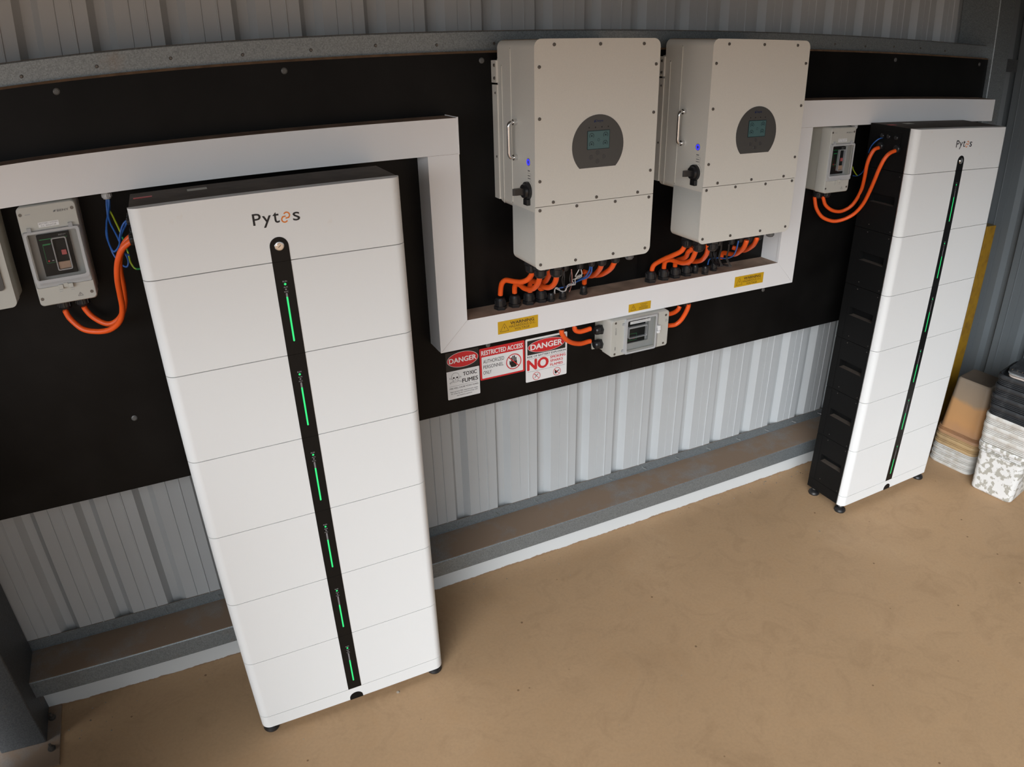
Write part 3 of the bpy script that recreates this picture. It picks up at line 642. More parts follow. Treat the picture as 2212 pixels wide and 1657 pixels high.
    strip(z0, z0 + .0605, True).build('indicator_strip', 'gloss_black', hd)
    kz = z0 + .0385; b = MB()
    b.cyl((cx, FY, kz), (0, -1, 0), [(0, .0118), (.0022, .0118), (.0036, .0105), (.0042, .0085)], n=28)
    b.cyl((cx, FY - .0038, kz), (0, -1, 0), [(0, .0070), (.0018, .0066)], n=24)
    b.build('key_switch', 'chrome', hd)
    b = MB(); b.prism(bar(cx - .004 * math.cos(key_turn), kz - .004 * math.sin(key_turn), cx + .004 * math.cos(key_turn), kz + .004 * math.sin(key_turn), .0016), 'y', FY - .0058, FY - .0050); b.build('key_slot', 'screw', hd)
    y = FY - .0003; L = .110; x0 = cx - .0515; zb = z0 + .0945; b = MB()
    b.text('P', x0, x0 + .0190, zb, zb + .0270, y, 0, .012); b.text('y', x0 + .0225, x0 + .0425, zb - .0080, zb + .0195, y, 0, .012)
    b.text('t', x0 + .0468, x0 + .0615, zb, zb + .0250, y, 0, .012); b.text('s', x0 + .0935, x0 + .1100, zb - .0004, zb + .0200, y, 0, .012)
    ex, ez = x0 + .0765, zb + .0100; w2 = .0032
    # two interlocked hooks standing for the fourth letter
    b.flat(arc_band(ex + .0030, ez + .0052, .0052, .0052 + w2, -60, 150), y, 1)
    b.flat(bar(ex - .0005, ez - .0018, ex + .0085, ez - .0006, w2), y - .00005, 1)
    b.flat(arc_band(ex - .0030, ez - .0042, .0052, .0052 + w2, 120, 330), y, 1)
    b.flat(bar(ex - .0080, ez + .0020, ex + .0005, ez + .0032, w2), y - .00005, 1)
    b.build('logo', ['black_text', 'orange_ink'], hd)
    for yy in (-.069, -.099, -.134): gland(hd, (-.0005, yy, z0 + .128), (-1, 0, 0), .0085, .010)
    for yy in (-.066, -.144): gland(hd, (-.0005, yy, z0 + .088), (-1, 0, 0), .0140, .012)
    b = MB(); b.box(.012, .055, -.085, -.068, z1 - .0016, z1 - .0010); tag(b.build('top_sticker', 'red_ink', hd), 'faded red sticker')
    b = MB(); b.box(.138, .185, -.072, -.045, z1 - .0016, z1 - .0010); tag(b.build('top_sticker', 'iso_dark', hd), 'dusty pale sticker')
    return T
tower((-.5124, -.1041, 0), 'nearer stacked battery tower, front face towards us under the long duct', [.155, .15, .145, .14, .130, .132], .7, .0247)
tower((2.1042, -.1011, 0), 'far stacked battery tower showing its black side, beside the pails', [.138, .132, .128, .125, .122, .118], 2.4, .0414)

# ================================================================== inverters
IW = .408
def knob(parent, x, y, z):
    b = MB()
    b.cyl((x, y, z), (-1, 0, 0), [(0, .026), (.008, .0255), (.010, .021), (.017, .019)], n=24)
    b.prism([(x - .016, -.0075), (x - .016, .0075), (x - .040, .006), (x - .049, .002), (x - .049, -.002), (x - .040, -.006)], 'z', z - .0095, z + .0095, xf=lambda p: (p[0], y + p[1], p[2]))
    o = b.build('rotary_switch', 'gland', parent, bevel=.0015); tag(o, 'black rotary isolator switch')
    b = MB(); b.box(x - .012, x, y - .016, y + .008, z - .040, z - .022); b.cyl((x - .006, y - .004, z - .020), (0, 0, 1), [(-.004, .004), (.006, .004)], n=8); b.build('lock_tab', 'gland', parent, bevel=.002)
def inverter(loc, label):
    T = thing('inverter', label, 'inverter', loc, group='cream wall inverters')   # local z=0 at the bottom of the body
    zu, zs, zt = .158, .1868, .6325; yf = -.2657
    b = MB()
    b.prism(rrect(0, IW, zu, zt, .022, 7), 'y', -.033, yf + .005, sm=True)
    b.prism(rrect(.002, IW - .002, 0, zs + .03, .022, 7, (1, 1, 0, 0)), 'y', -.113, yf + .005, sm=True)
    for y0, z0, z1 in ((-.117, .18, .607), (-.058, .168, .56)):
        b.prism([(-.0018, z0), (0, z0 - .004), (0, z1 + .004), (-.0018, z1)], 'y', y0, y0 - .004)
        b.prism([(IW + .0018, z0), (IW, z0 - .004), (IW, z1 + .004), (IW + .0018, z1)], 'y', y0, y0 - .004)
    hs = b.build('housing', ['inv', 'inv_dust'], T, wn=True)
    for p in hs.data.polygons:
        if p.normal.z > .93 and p.center.z > .6: p.material_index = 1
    b = MB(); b.prism(rrect(-.0005, IW + .0005, zs + .0008, zt + .0005, .022, 7, (0, 0, 1, 1)), 'y', yf + .0052, yf, sm=True)
    fc = b.build('front_cover', 'inv', T, bevel=.0018)
    b = MB(); b.prism(rrect(-.0005, IW + .0005, -.0005, zs - .0008, .022, 7, (1, 1, 0, 0)), 'y', yf + .0052, yf, sm=True)
    wc = b.build('wiring_cover', 'inv', T, bevel=.0018)
    def sc(par, x, z):
        s = MB(); s.cyl((x, yf, z), (0, -1, 0), [(0, .0048), (.0022, .0044), (.0026, .003)], n=14); s.cyl((x, yf - .0026, z), (0, -1, 0), [(0, .0018), (.0004, .0018)], n=6)
        s.build('screw', 'screw', par)
    for x, z in ((.060, .618), (.2045, .618), (.350, .618), (.395, .5625), (.394, .428), (.393, .259), (.350, .197), (.2035, .197), (.058, .197), (.0145, .259), (.0145, .428), (.0145, .562)): sc(fc, x, z)
    for x, z in ((.0145, .177), (.1365, .178), (.270, .177), (.393, .178), (.016, .017), (.1355, .015), (.270, .016), (.389, .018)): sc(wc, x, z)
    # control disc
    cx, cz, R = .2045, .3445, .0865; zc = .2835 - cz
    a0 = math.asin(zc / R); A = [a0 + (math.pi - 2 * a0) * k / 40 for k in range(41)]
    pr = [(cx + R * math.cos(a), cz + R * math.sin(a)) for a in A]
    b = MB(); b.prism(pr, 'y', yf - .0012, yf + .001); dp = b.build('control_panel', 'disc', T, bevel=.0005)
    b = MB(); b.prism(rrect(.1665, .2425, .3345, .3875, .002, 3), 'y', yf - .0018, yf - .001); b.build('screen_bezel', 'lcd_ink', dp)
    b = MB(); y = yf - .0022
    b.flat([(.1685, .3365), (.2405, .3365), (.2405, .3855), (.1685, .3855)], y, 0)
    for (x, z) in ((.181, .373), (.228, .374), (.181, .350), (.227, .351)):
        b.flat(arc_band(x, z, .0062, .0080, -40, 220), y - .0002, 1); b.flat(ell(x, z, .0028, .0028, 12), y - .0002, 1)
    b.flat(arc_band(.2045, .361, .003, .004, 0, 350), y - .0002, 1)
    b.build('lcd_screen', ['lcd', 'lcd_ink'], dp)
    b = MB(); b.text('Deye', .1925, .2185, .4085, .4170, yf - .0016, 0, .02); b.flat(ell(.1905, .4125, .0022, .0035, 12), yf - .0016); b.build('logo', 'navy', dp)
    b = MB()
    for x in (.1725, .1935, .2150, .2365): b.flat(ell(x, .396, .0020, .0020, 10), yf - .0016)
    b.build('indicator_dots', 'black_text', dp)
    for x, z in ((.2035, .3245), (.1820, .3125), (.2255, .3125), (.2035, .3005)):
        b = MB(); b.cyl((x, yf - .0010, z), (0, -1, 0), [(0, .0072), (.0008, .0066)], n=16); b.build('button', 'disc_dark', dp)
    # left-hand side
    b = MB(); hy = -.152
    for z in (.412, .3135): b.cyl((0, hy, z), (-1, 0, 0), [(0, .0085), (.0115, .0085), (.0125, .0075)], n=18)
    b.tube([(-.010, hy, .412), (-.019, hy, .4115), (-.0245, hy, .404), (-.025, hy, .39), (-.025, hy, .335), (-.0245, hy, .322), (-.019, hy, .3140), (-.010, hy, .3135)], .0052, 12, sub=5)
    b.build('handle', 'chrome', T)
    b = MB(); b.cyl((0, -.2265, .309), (-1, 0, 0), [(0, .0105), (.0012, .0105)], n=24, m=0)
    rr = lambda r: [(-.2265 + r * math.cos(a), .309 + r * math.sin(a)) for a in [2 * math.pi * k / 24 for k in range(24)]]
    b.ring(rr(.0088), rr(.0052), 'x', -.0018, -.001, 1)
    tag(b.build('power_button', ['steel', 'blue_led'], T), 'power button with lit blue ring')
    Ps = lambda a, c_: (-.0003, -a, c_)
    b = MB()
    for (a0_, a1_, z0, z1) in ((.221, .234, .2835, .2865), (.219, .240, .2780, .2786), (.221, .236, .2700, .2725), (.221, .237, .2625, .2650), (.2400, .2408, .258, .2780), (.224, .230, .2520, .2545)):
        b.flat([(a0_, z0), (a1_, z0), (a1_, z1), (a0_, z1)], 0, 0, P=Ps)
    b.flat([(.2215 + .031 * math.cos(t), .229 + .031 * math.sin(t)) for t in (0.15, .5, .9, 1.2)] + [(.2215 + .030 * math.cos(t), .229 + .030 * math.sin(t)) for t in (1.2, .9, .5, .15)], 0, 0, P=Ps)
    b.build('side_marking', 'mid_ink', T)
    knob(T, 0, -.2205, .228)
    # wall bracket behind
    b = MB(); b.box(-.004, .012, -.033, 0, .172, .508); b.box(IW - .012, IW + .004, -.033, 0, .172, .508); b.box(0.012, IW - .012, -.033, -.004, .19, .58)
    for z in (.485, .30): b.cyl((-.004, -.022, z), (-1, 0, 0), [(0, .004), (.002, .003)], n=10, m=1)
    br = b.build('rear_bracket', ['inv', 'screw'], T)
    b = MB(); b.box(-.006, .014, -.034, 0, .514, .577)
    for z in (.527, .563): b.cyl((-.006, -.024, z), (-1, 0, 0), [(0, .005), (.003, .004)], n=12, m=1)
    b.build('mounting_tab', ['inv', 'screw'], T, bevel=.001)
    # glands underneath
    big = [(.037, -.165), (.037, -.226), (.080, -.170), (.084, -.240)]
    for x, y in big: gland(T, (x, y, 0), (0, 0, -1), .0185, .036)
    for x, y in ((.118, -.236), (.134, -.205), (.166, -.243), (.212, -.236)): gland(T, (x, y, 0), (0, 0, -1), .0095, .024)
    for x, y in ((.251, -.233), (.305, -.227)): gland(T, (x, y, 0), (0, 0, -1), .0135, .028)
    gland(T, (.354, -.233, 0), (0, 0, -1), .0135, .022, mt='gland_clear', label='smoky blanked gland')
    for x in (.312, ):
        b = MB(); b.box(x, x + .03, -.125, -.120, -.055, -.002); b.build('data_port', 'gland', T)
    return T
inverter((.5296, 0, 1.3963), 'left cream wall inverter with round grey control panel')
inverter((1.1339, 0, 1.3963), 'right cream wall inverter with round grey control panel, nearer far tower')

# ================================================================== isolator boxes
def isolator(name, label, W=.139, H=.251, glands=True):
    """local: x across 0..W, z up 0..H, back y=0, face y=-.1"""
    T = thing(name, label, 'switch box', group='grey isolator boxes')
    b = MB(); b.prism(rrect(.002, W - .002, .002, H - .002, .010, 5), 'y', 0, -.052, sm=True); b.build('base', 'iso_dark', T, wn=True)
    b = MB()
    o = rrect(0, W, 0, H, .010, 6); i0, i1 = .0125, W - .0125; j0, j1 = .052, .186
    # front cover: walls and a face with a window opening
    n = len(o); b.add([(x, -.052, z) for x, z in o] + [(x, -.098, z) for x, z in o] + [(x + (.002 if x < W / 2 else -.002), -.1, z + (.002 if z < H / 2 else -.002)) for x, z in o],
          [(k, (k + 1) % n, n + (k + 1) % n, n + k) for k in range(n)] + [(n + k, n + (k + 1) % n, 2 * n + (k + 1) % n, 2 * n + k) for k in range(n)], 0, True)
    fx = [(x + (.002 if x < W / 2 else -.002), z + (.002 if z < H / 2 else -.002)) for x, z in o]
    low = [p for p in fx if p[1] < j0]; up = [p for p in fx if p[1] > j1]
    b.flat(low + [(W - .002, j0), (.002, j0)], -.1); b.flat([(.002, j1), (W - .002, j1)] + up, -.1)
    for q in ([(.002, j0), (i0, j0), (i0, j1), (.002, j1)], [(i1, j0), (W - .002, j0), (W - .002, j1), (i1, j1)]): b.flat(q, -.1)
    for (x0, z0, x1, z1) in ((i0, j0, i1, j0), (i1, j0, i1, j1), (i1, j1, i0, j1), (i0, j1, i0, j0)):
        b.add([(x0, -.1, z0), (x1, -.1, z1), (x1, -.078, z1), (x0, -.078, z0)], [(0, 1, 2, 3)])
    cv = b.build('front_cover', 'iso', T)
    for x, z in ((.008, .233), (.129, .233), (.128, .018), (.008, .019)):
        s = MB(); s.cyl((x, -.1001, z), (0, -1, 0), [(0, .0042), (.0004, .0042)], n=14); s.build('screw_recess', 'screw', cv)
    b = MB(); b.text('BENY', .094, .121, .2285, .2335, -.1004, 0, .02); b.flat([(.084, .2290), (.089, .2290), (.092, .2335), (.087, .2335)], -.1004)
    b.flat([(.0185, .2305), (.031, .2305), (.031, .2325), (.0185, .2325)], -.1004, 1)
    for x in (.052, .080):
        b.flat([(x, .0350), (x + .011, .0350), (x + .011, .0362), (x, .0362)], -.1004, 1); b.flat([(x + .001, .0305), (x + .010, .0305), (x + .010, .0317), (x + .001, .0317)], -.1004, 1)
    for a, c_ in (((.094, .0120), (.106, .0120)), ((.106, .0120), (.100, .0210)), ((.100, .0210), (.094, .0120))): b.flat(bar(*a, *c_, .0009), -.1004, 0)
    b.flat(bar(.1003, .0180, .0995, .0140, .001), -.1005, 0)
    b.build('printed_marks', ['mid_ink', 'pale' if False else 'grey_ink'], cv)
    b = MB(); b.flat([(.0435, .1965), (.0915, .1965), (.0915, .2085), (.0435, .2085)], -.1003, 0)
    b.text('BATTERY SYSTEM', .0455, .0895, .2035, .2070, -.1006, 1); b.text('D.C. ISOLATOR', .0495, .0855, .1982, .2017, -.1006, 1)
    lb = b.build('name_sticker', ['sticker_white', 'mid_ink'], cv)
    # interior and breaker
    b = MB(); b.box(i0, i1, -.080, -.076, j0, j1); b.build('inner_frame', 'iso_in', T)
    b = MB(); b.box(.0295, .1065, -.089, -.080, .071, .176); br = b.build('breaker', 'breaker', T, bevel=.0008)
    b = MB(); b.flat([(.035, .163), (.101, .163), (.101, .1648), (.035, .1648)], -.0892, 0)
    for q in (bar(.040, .152, .062, .152, .0008), bar(.062, .152, .062, .104, .0008), bar(.062, .104, .040, .104, .0008), bar(.040, .104, .040, .152, .0008)): b.flat(q, -.0892, 0)
    b.flat([(.041, .149), (.058, .149), (.058, .1515), (.041, .1515)], -.0893, 0); b.flat(ell(.0455, .109, .0022, .0022, 10), -.0893, 1)
    b.flat([(.053, .108), (.058, .108), (.058, .110), (.053, .110)], -.0893, 2)
    b.text('BENY', .082, .100, .169, .172, -.0893, 2)
    b.build('breaker_print', ['green_ink', 'red_ink', 'grey_ink'], br)
    b = MB(); b.ring(rrect(.0630, .0985, .083, .166, .004, 4), rrect(.0655, .0960, .0855, .1635, .003, 4), 'y', -.099, -.0885, sm=True); b.build('toggle_guard', 'clear_rim', br)
    b = MB(); b.box(.0665, .0950, -.094, -.089, .086, .104); tag(b.build('toggle', 'tan', br, bevel=.001), 'tan toggle end')
    b = MB(); b.box(.0800, .0920, -.0935, -.089, .120, .133); tag(b.build('trip_button', 'red_toggle', br, bevel=.001), 'faded red button')
    # hinged clear window
    b = MB(); b.flat(rrect(.009, W - .010, .0685, .184, .006, 4), -.1075, 0)
    b.add([(x, -.1, z) for x, z in rrect(.001, W - .0005, .046, .191, .006, 4)] + [(x, -.1065, z) for x, z in rrect(.003, W - .0025, .048, .189, .006, 4)], [(k, (k + 1) % 20, 20 + (k + 1) % 20, 20 + k) for k in range(20)], 1, True)
    b.ring(rrect(.004, W - .004, .060, .1895, .007, 4), rrect(.0105, W - .011, .068, .1835, .005, 4), 'y', -.1065, -.1085, 1, True)
    b.flat([(.004, .048), (W - .004, .048), (W - .004, .061), (.004, .061)], -.1040, 1)
    for x in (.020, .117): b.box(x - .005, x + .005, -.106, -.100, .186, .199, 1)
    tag(b.build('window_cover', ['clear', 'clear_rim'], T), 'clear hinged window')
    b = MB(); b.box(.055, .066, -.108, -.1, .038, .050); b.box(.066, .078, -.106, -.1, .041, .052); b.box(.078, .090, -.109, -.1, .039, .050); b.build('latch', 'iso', T, bevel=.001)
    if glands:
        for x in (.047, .093): gland(T, (x, -.032, 0), (0, 0, -1), .0185, .034)
    return T
iA = isolator('isolator_box', 'grey isolator box left of the nearer battery tower'); iA.location = (-.779, 0, 1.4705)
iB = copy_tree(iA); iB.location = (1.889, 0, 1.4685); iB['label'] = 'grey isolator box between the right inverter and far battery tower'
# the middle one lies on its side and has other parts
def iso_c():
    T = thing('isolator_box', 'grey isolator box lying sideways under the bottom duct', 'switch box', (.911, 0, .974), group='grey isolator boxes')
    W, H = .251, .139
    b = MB(); b.prism(rrect(.002, W - .002, .002, H - .002, .010, 5), 'y', 0, -.055, sm=True); b.prism([(-.012, -.004), (.02, -.004), (.02, .02), (-.012, .02)], 'y', 0, -.006); b.build('base', 'iso_dark', T, wn=True)
    i0, i1, j0, j1 = .062, .190, .012, .128; o = rrect(0, W, 0, H, .010, 6); n = len(o)
    g = lambda x, z: (x + (.002 if x < W / 2 else -.002), z + (.002 if z < H / 2 else -.002))
    b = MB(); b.add([(x, -.055, z) for x, z in o] + [(x, -.108, z) for x, z in o] + [(g(x, z)[0], -.11, g(x, z)[1]) for x, z in o],
          [(k, (k + 1) % n, n + (k + 1) % n, n + k) for k in range(n)] + [(n + k, n + (k + 1) % n, 2 * n + (k + 1) % n, 2 * n + k) for k in range(n)], 0, True)
    fx = [g(x, z) for x, z in o]; lf = [p for p in fx if p[0] < i0]; rt = [p for p in fx if p[0] > i1]
    k0 = [p for p in lf if p[1] < H / 2]; k1 = [p for p in lf if p[1] > H / 2]
    b.flat(k0 + [(i0, .002), (i0, H - .002)] + k1, -.11)
    b.flat([(i1, .002)] + rt + [(i1, H - .002)], -.11)
    for q in ([(i0, .002), (i1, .002), (i1, j0), (i0, j0)], [(i0, j1), (i1, j1), (i1, H - .002), (i0, H - .002)]): b.flat(q, -.11)
    for (x0, z0, x1, z1) in ((i0, j0, i1, j0), (i1, j0, i1, j1), (i1, j1, i0, j1), (i0, j1, i0, j0)):
        b.add([(x0, -.11, z0), (x1, -.11, z1), (x1, -.086, z1), (x0, -.086, z0)], [(0, 1, 2, 3)])
    cv = b.build('front_cover', 'iso', T)
    for x, z in ((.018, .129), (.018, .010), (.236, .122), (.232, .012)):
        s = MB(); s.cyl((x, -.1101, z), (0, -1, 0), [(0, .0045), (.0004, .0045)], n=14); s.build('screw_recess', 'screw', cv)
    b = MB(); b.text('BENY', .085, .112, .018, .0225, -.1104, 0, .02, P=lambda a, c_: (.040 - c_, -.1104, a)); b.flat([(.018, .025), (.021, .025), (.021, .038), (.018, .038)], -.1104)
    for a, c_ in (((.237, .096), (.237, .106)), ((.237, .106), (.244, .101)), ((.244, .101), (.237, .096))): b.flat(bar(*a, *c_, .0009), -.1104, 0)
    b.build('printed_marks', 'mid_ink', cv)
    b = MB(); b.box(i0, i1, -.088, -.085, j0, j1); b.box(i0, i1, -.1, -.086, j0, .035); b.box(.168, i1, -.1, -.086, .0352, j1); b.build('inner_frame', 'iso_in', T)
    b = MB(); b.box(.066, .155, -.098, -.088, .036, .124); br = b.build('breaker', 'breaker', T, bevel=.0008)
    b = MB()
    for q in (bar(.076, .045, .118, .045, .0009), bar(.076, .045, .076, .070, .0009), bar(.076, .070, .118, .070, .0009), bar(.118, .045, .118, .070, .0009)): b.flat(q, -.0983, 0)
    b.flat(ell(.108, .052, .0025, .0025, 10), -.0984, 1); b.flat([(.100, .051), (.104, .051), (.104, .053), (.100, .053)], -.0984, 2)
    b.build('breaker_print', ['green_ink', 'red_ink', 'grey_ink'], br)
    b = MB(); b.ring(rrect(.078, .158, .056, .100, .004, 4), rrect(.080, .156, .058, .098, .003, 4), 'y', -.108, -.098, sm=True); b.box(.080, .156, -.1075, -.098, .094, .098); b.build('toggle_guard', 'clear_rim', br)
    b = MB(); b.box(.078, .166, -.1125, -.1115, .114, .124, 0); b.flat(bar(.088, .119, .160, .119, .0012), -.1128, 1); b.flat([(.080, .1155), (.0855, .1155), (.0855, .1225), (.080, .1225)], -.1128, 0)
    b.build('name_sticker', ['sticker_white', 'grey_ink'], T)
    b = MB(); b.flat(rrect(.062, .190, .008, .132, .006, 4), -.1175, 0)
    b.ring(rrect(.056, .192, .003, .137, .007, 4), rrect(.0645, .186, .010, .130, .005, 4), 'y', -.1165, -.1185, 1, True)
    b.add([(x, -.11, z) for x, z in rrect(.054, .204, .001, .138, .006, 4)] + [(x, -.1165, z) for x, z in rrect(.056, .192, .003, .137, .006, 4)], [(k, (k + 1) % 20, 20 + (k + 1) % 20, 20 + k) for k in range(20)], 1, True)
    for z in (.018, .120): b.box(.046, .057, -.115, -.11, z - .004, z + .004, 1)
    tag(b.build('window_cover', ['clear', 'clear_rim'], T), 'clear hinged window')
    b = MB(); b.box(.196, .207, -.120, -.11, .060, .069); b.box(.200, .212, -.117, -.11, .069, .079); b.box(.196, .208, -.121, -.11, .079, .090); tag(b.build('latch', 'sticker_white', T, bevel=.001), 'white latch')
    for z in (.032, .088): gland(T, (0, -.045, z), (-1, 0, 0), .0165, .03); gland(T, (W, -.045, z), (1, 0, 0), .0165, .03)
    return T
iso_c()
# grey box cut off by the left edge of the picture
T = thing('isolator_box', 'grey enclosure cut by the picture edge left of the isolator box', 'switch box', (-1.03, 0, 1.487), group='grey isolator boxes')
b = MB(); b.prism(rrect(.002, .198, 0, .236, .012, 5), 'y', 0, -.06, sm=True); b.build('base', 'iso_dark', T, wn=True)
b = MB(); b.prism(rrect(0, .2, -.002, .236, .014, 6), 'y', -.06, -.108, sm=True); b.build('front_cover', 'iso', T, bevel=.003)
b = MB(); b.prism(rrect(.01, .182, .045, .215, .008, 4), 'y', -.108, -.112, sm=True); tag(b.build('window_cover', 'disc', T, bevel=.001), 'dark smoked window')

# ================================================================== stickers and signs
def warn(x0, x1, z0, z1, label, small=False):
    w, h = x1 - x0, z1 - z0; T = thing('warning_sticker', label, 'sticker', (x0, YD - .0003, z0), group='yellow warning stickers on the bottom duct')
    b = MB(); b.box(0, w, -.0004, 0, 0, h); b.build('sticker_sheet', 'sticker_yellow', T)
    y = -.0007; b = MB(); s = h / .0435
    cx, cz = (.0235, .0215) if not small else (.0195, .0155)
    hw, hh = (.0155, .0135) if not small else (.0105, .0095)
    tri = [(cx - hw, cz - hh), (cx + hw, cz - hh), (cx, cz + hh)]
    for k in range(3): b.flat(bar(*tri[k], *tri[(k + 1) % 3], .0011), y)
    b.flat([(cx + .0012, cz + .005 * s), (cx - .0022, cz - .002 * s), (cx + .0002, cz - .0012 * s), (cx - .0010, cz - .008 * s), (cx + .0026, cz + .0006 * s), (cx + .0004, cz + .0002 * s)], y)
    if not small:
        b.text('WARNING', .0455, w - .0150, h - .0165, h - .0065, y, 0, .035)
        b.text('HAZARDOUS D.C.', .0405, w - .0095, h - .0275, h - .0192, y); b.text('VOLTAGE', .0610, w - .0320, h - .0385, h - .0305, y)
    else:
        b.text('WARNING', .048, .080, h - .0085, h - .0058, y, 0, .03)
        for z0_, a_, c_ in ((h - .0135, .052, .076), (h - .0180, .044, .083), (h - .0220, .044, .083), (h - .0260, .044, .083)): b.flat([(a_, z0_), (c_, z0_), (c_, z0_ + .0012), (a_, z0_ + .0012)], y)
    b.build('lettering', 'sticker_ink', T)
warn(.4785, .6265, 1.1425, 1.1865, 'yellow warning sticker at the left end of the bottom duct')
warn(.991, 1.0865, 1.1275, 1.1575, 'small yellow warning sticker above the sideways isolator box', True)
warn(1.477, 1.624, 1.143, 1.1855, 'yellow warning sticker at the right end of the bottom duct')

def no_sym(b, cx, cz, r, y, m, w=.0016):
    b.flat(arc_band(cx, cz, r - w, r, 0, 359.9, 36), y, m); b.flat(bar(cx - r * .68, cz + r * .68, cx + r * .68, cz - r * .68, w), y, m)
# toxic fumes
T = thing('safety_sign', 'white toxic fumes danger sign with skull and crossbones', 'sign', (.324, -.0003, .894), group='safety signs on the black board')
b = MB(); b.prism(rrect(0, .121, 0, .176, .003, 3), 'y', 0, -.0005); sh = b.build('sign_sheet', 'sign_black', T)
b = MB(); b.flat(rrect(0, .121, 0, .1065, .003, 3, (1, 1, 0, 0)), -.0008); b.build('white_panel', 'sticker_white', T)
b = MB(); b.flat(ell(.0615, .1440, .0572, .0285, 40), -.0008, 0); b.flat(ell(.0615, .1440, .0560, .0273, 40), -.0010, 1); b.text('DANGER', .012, .111, .1350, .1530, -.0013, 0, .04); b.build('danger_oval', ['sticker_white', 'red_ink'], T)
y = -.0011; b = MB(); sx, sz = .031, .082
for q in (bar(sx - .021, sz - .020, sx + .021, sz - .001, .0042), bar(sx - .021, sz - .001, sx + .021, sz - .020, .0042)): b.flat(q, y, 0)
for q in (bar(sx - .020, sz - .0197, sx + .020, sz - .0014, .0026), bar(sx - .020, sz - .0014, sx + .020, sz - .0197, .0026)): b.flat(q, y - .0002, 1)
b.flat(ell(sx, sz + .003, .0145, .0145, 28), y - .0003, 0); b.flat(ell(sx, sz + .003, .0137, .0137, 28), y - .0005, 1)
b.flat(rrect(sx - .0085, sx + .0085, sz - .0185, sz - .006, .004, 4), y - .0006, 0); b.flat(rrect(sx - .0078, sx + .0078, sz - .0178, sz - .002, .004, 4), y - .0008, 1)
for dx in (-.0062, .0062): b.flat(ell(sx + dx, sz - .001, .0036, .0030, 14), y - .0010, 0)
b.flat([(sx - .0018, sz - .0080), (sx + .0018, sz - .0080), (sx, sz - .0040)], y - .0010, 0)
for k in range(5): b.flat(bar(sx - .0050 + k * .0025, sz - .0145, sx - .0050 + k * .0025, sz - .0115, .0006), y - .0010, 0)
b.text('TOXIC', .0600, .1110, .0815, .0955, y, 0, .03); b.text('FUMES', .0560, .1140, .0560, .0710, y, 0, .03)
b.flat([(.008, .0490), (.113, .0490), (.113, .0496), (.008, .0496)], y, 0)
b.text('FIRE WILL CAUSE TOXIC FUMES', .008, .1150, .0385, .0435, y, 0, .02)
b.text('Appropriate PPE requirements apply', .009, .1130, .0250, .0300, y, 0, .015); b.text('for entering the room/working with', .012, .1110, .0175, .0225, y, 0, .015); b.text('the battery systems', .033, .0900, .0085, .0135, y, 0, .015)
b.build('lettering', ['black_text', 'sticker_white'], T)
# restricted access
T = thing('safety_sign', 'red and white restricted access sign with a raised black hand', 'sign', (.448, -.0003, .941), group='safety signs on the black board')
b = MB(); b.prism(rrect(0, .1735, 0, .120, .004, 3), 'y', 0, -.0005); b.build('sign_sheet', 'red_ink', T)
b = MB(); b.flat(rrect(.007, .1665, .006, .0875, .002, 3), -.0008); b.build('white_panel', 'sticker_white', T)
b = MB(); b.text('RESTRICTED ACCESS', .007, .1660, .0940, .1110, -.0009, 0, .03); tag(b.build('heading', 'sticker_white', T), None)
b = MB(); y = -.0011
b.text('AUTHORIZED', .0125, .0930, .0625, .0765, y); b.text('PERSONNEL', .0125, .0895, .0420, .0555, y); b.text('ONLY', .0115, .0430, .0210, .0345, y)
hx, hz = .130, .047
b.flat([(hx - .010, hz - .021), (hx + .009, hz - .021), (hx + .013, hz - .012), (hx + .0125, hz + .002), (hx - .0105, hz + .002), (hx - .0155, hz - .007)], y)
for k, (dx, t) in enumerate(((-.0085, .018), (-.0030, .023), (.0028, .0235), (.0086, .016))): b.flat(rrect(hx + dx - .0022, hx + dx + .0022, hz - .002, hz + t, .0021, 4), y)
b.flat(rrect(hx - .0165, hx - .0122, hz - .010, hz + .005, .002, 4), y)
b.build('lettering', 'black_text', T)
b = MB(); no_sym(b, .130, .0475, .0300, -.0014, 0, .0034); b.build('prohibition_ring', 'red_ink', T)
# battery explosion
T = thing('safety_sign', 'white no smoking sparks flames danger sign beneath the orange cable', 'sign', (.6255, -.0003, .892), group='safety signs on the black board')
b = MB(); b.prism(rrect(0, .1690, 0, .169, .004, 3), 'y', 0, -.0005); b.build('sign_sheet', 'sticker_white', T)
b = MB(); b.flat([(.0070, .1065), (.1620, .1065), (.1620, .1620), (.0070, .1620)], -.0008); b.build('black_panel', 'sign_black', T)
b = MB(); b.flat(ell(.0845, .1345, .0755, .0255, 40), -.0010, 0); b.flat(ell(.0845, .1345, .0742, .0243, 40), -.0012, 1); b.text('DANGER', .0200, .1480, .1245, .1450, -.0015, 0, .045); b.build('danger_oval', ['sticker_white', 'red_ink'], T)
b = MB(); y = -.0009
b.text('RISK OF BATTERY EXPLOSION', .0065, .1645, .0955, .1025, y, 0, .03)
for z in (.0900, .0400): b.flat([(.0075, z), (.162, z), (.162, z + .0007), (.0075, z + .0007)], y)
b.flat(bar(.0360, .0130, .0500, .0270, .0022), y); b.flat(arc_band(.040, .024, .003, .0038, 60, 200), y); b.flat(bar(.0420, .0205, .0400, .0270, .0008), y)
b.flat([(.1190, .0120), (.1250, .0110), (.1330, .0190), (.1390, .0230), (.1360, .0245), (.1270, .0210), (.1230, .0260), (.1185, .0255)], y)
b.build('lettering', 'black_text', T)
b = MB(); y = -.0011
b.text('NO', .0075, .0905, .0465, .0870, y, 0, .06); b.text('SMOKING', .0995, .1625, .0765, .0865, y, 0, .03); b.text('SPARKS', .0995, .1520, .0620, .0715, y, 0, .03); b.text('FLAMES', .0995, .1520, .0465, .0560, y, 0, .03)
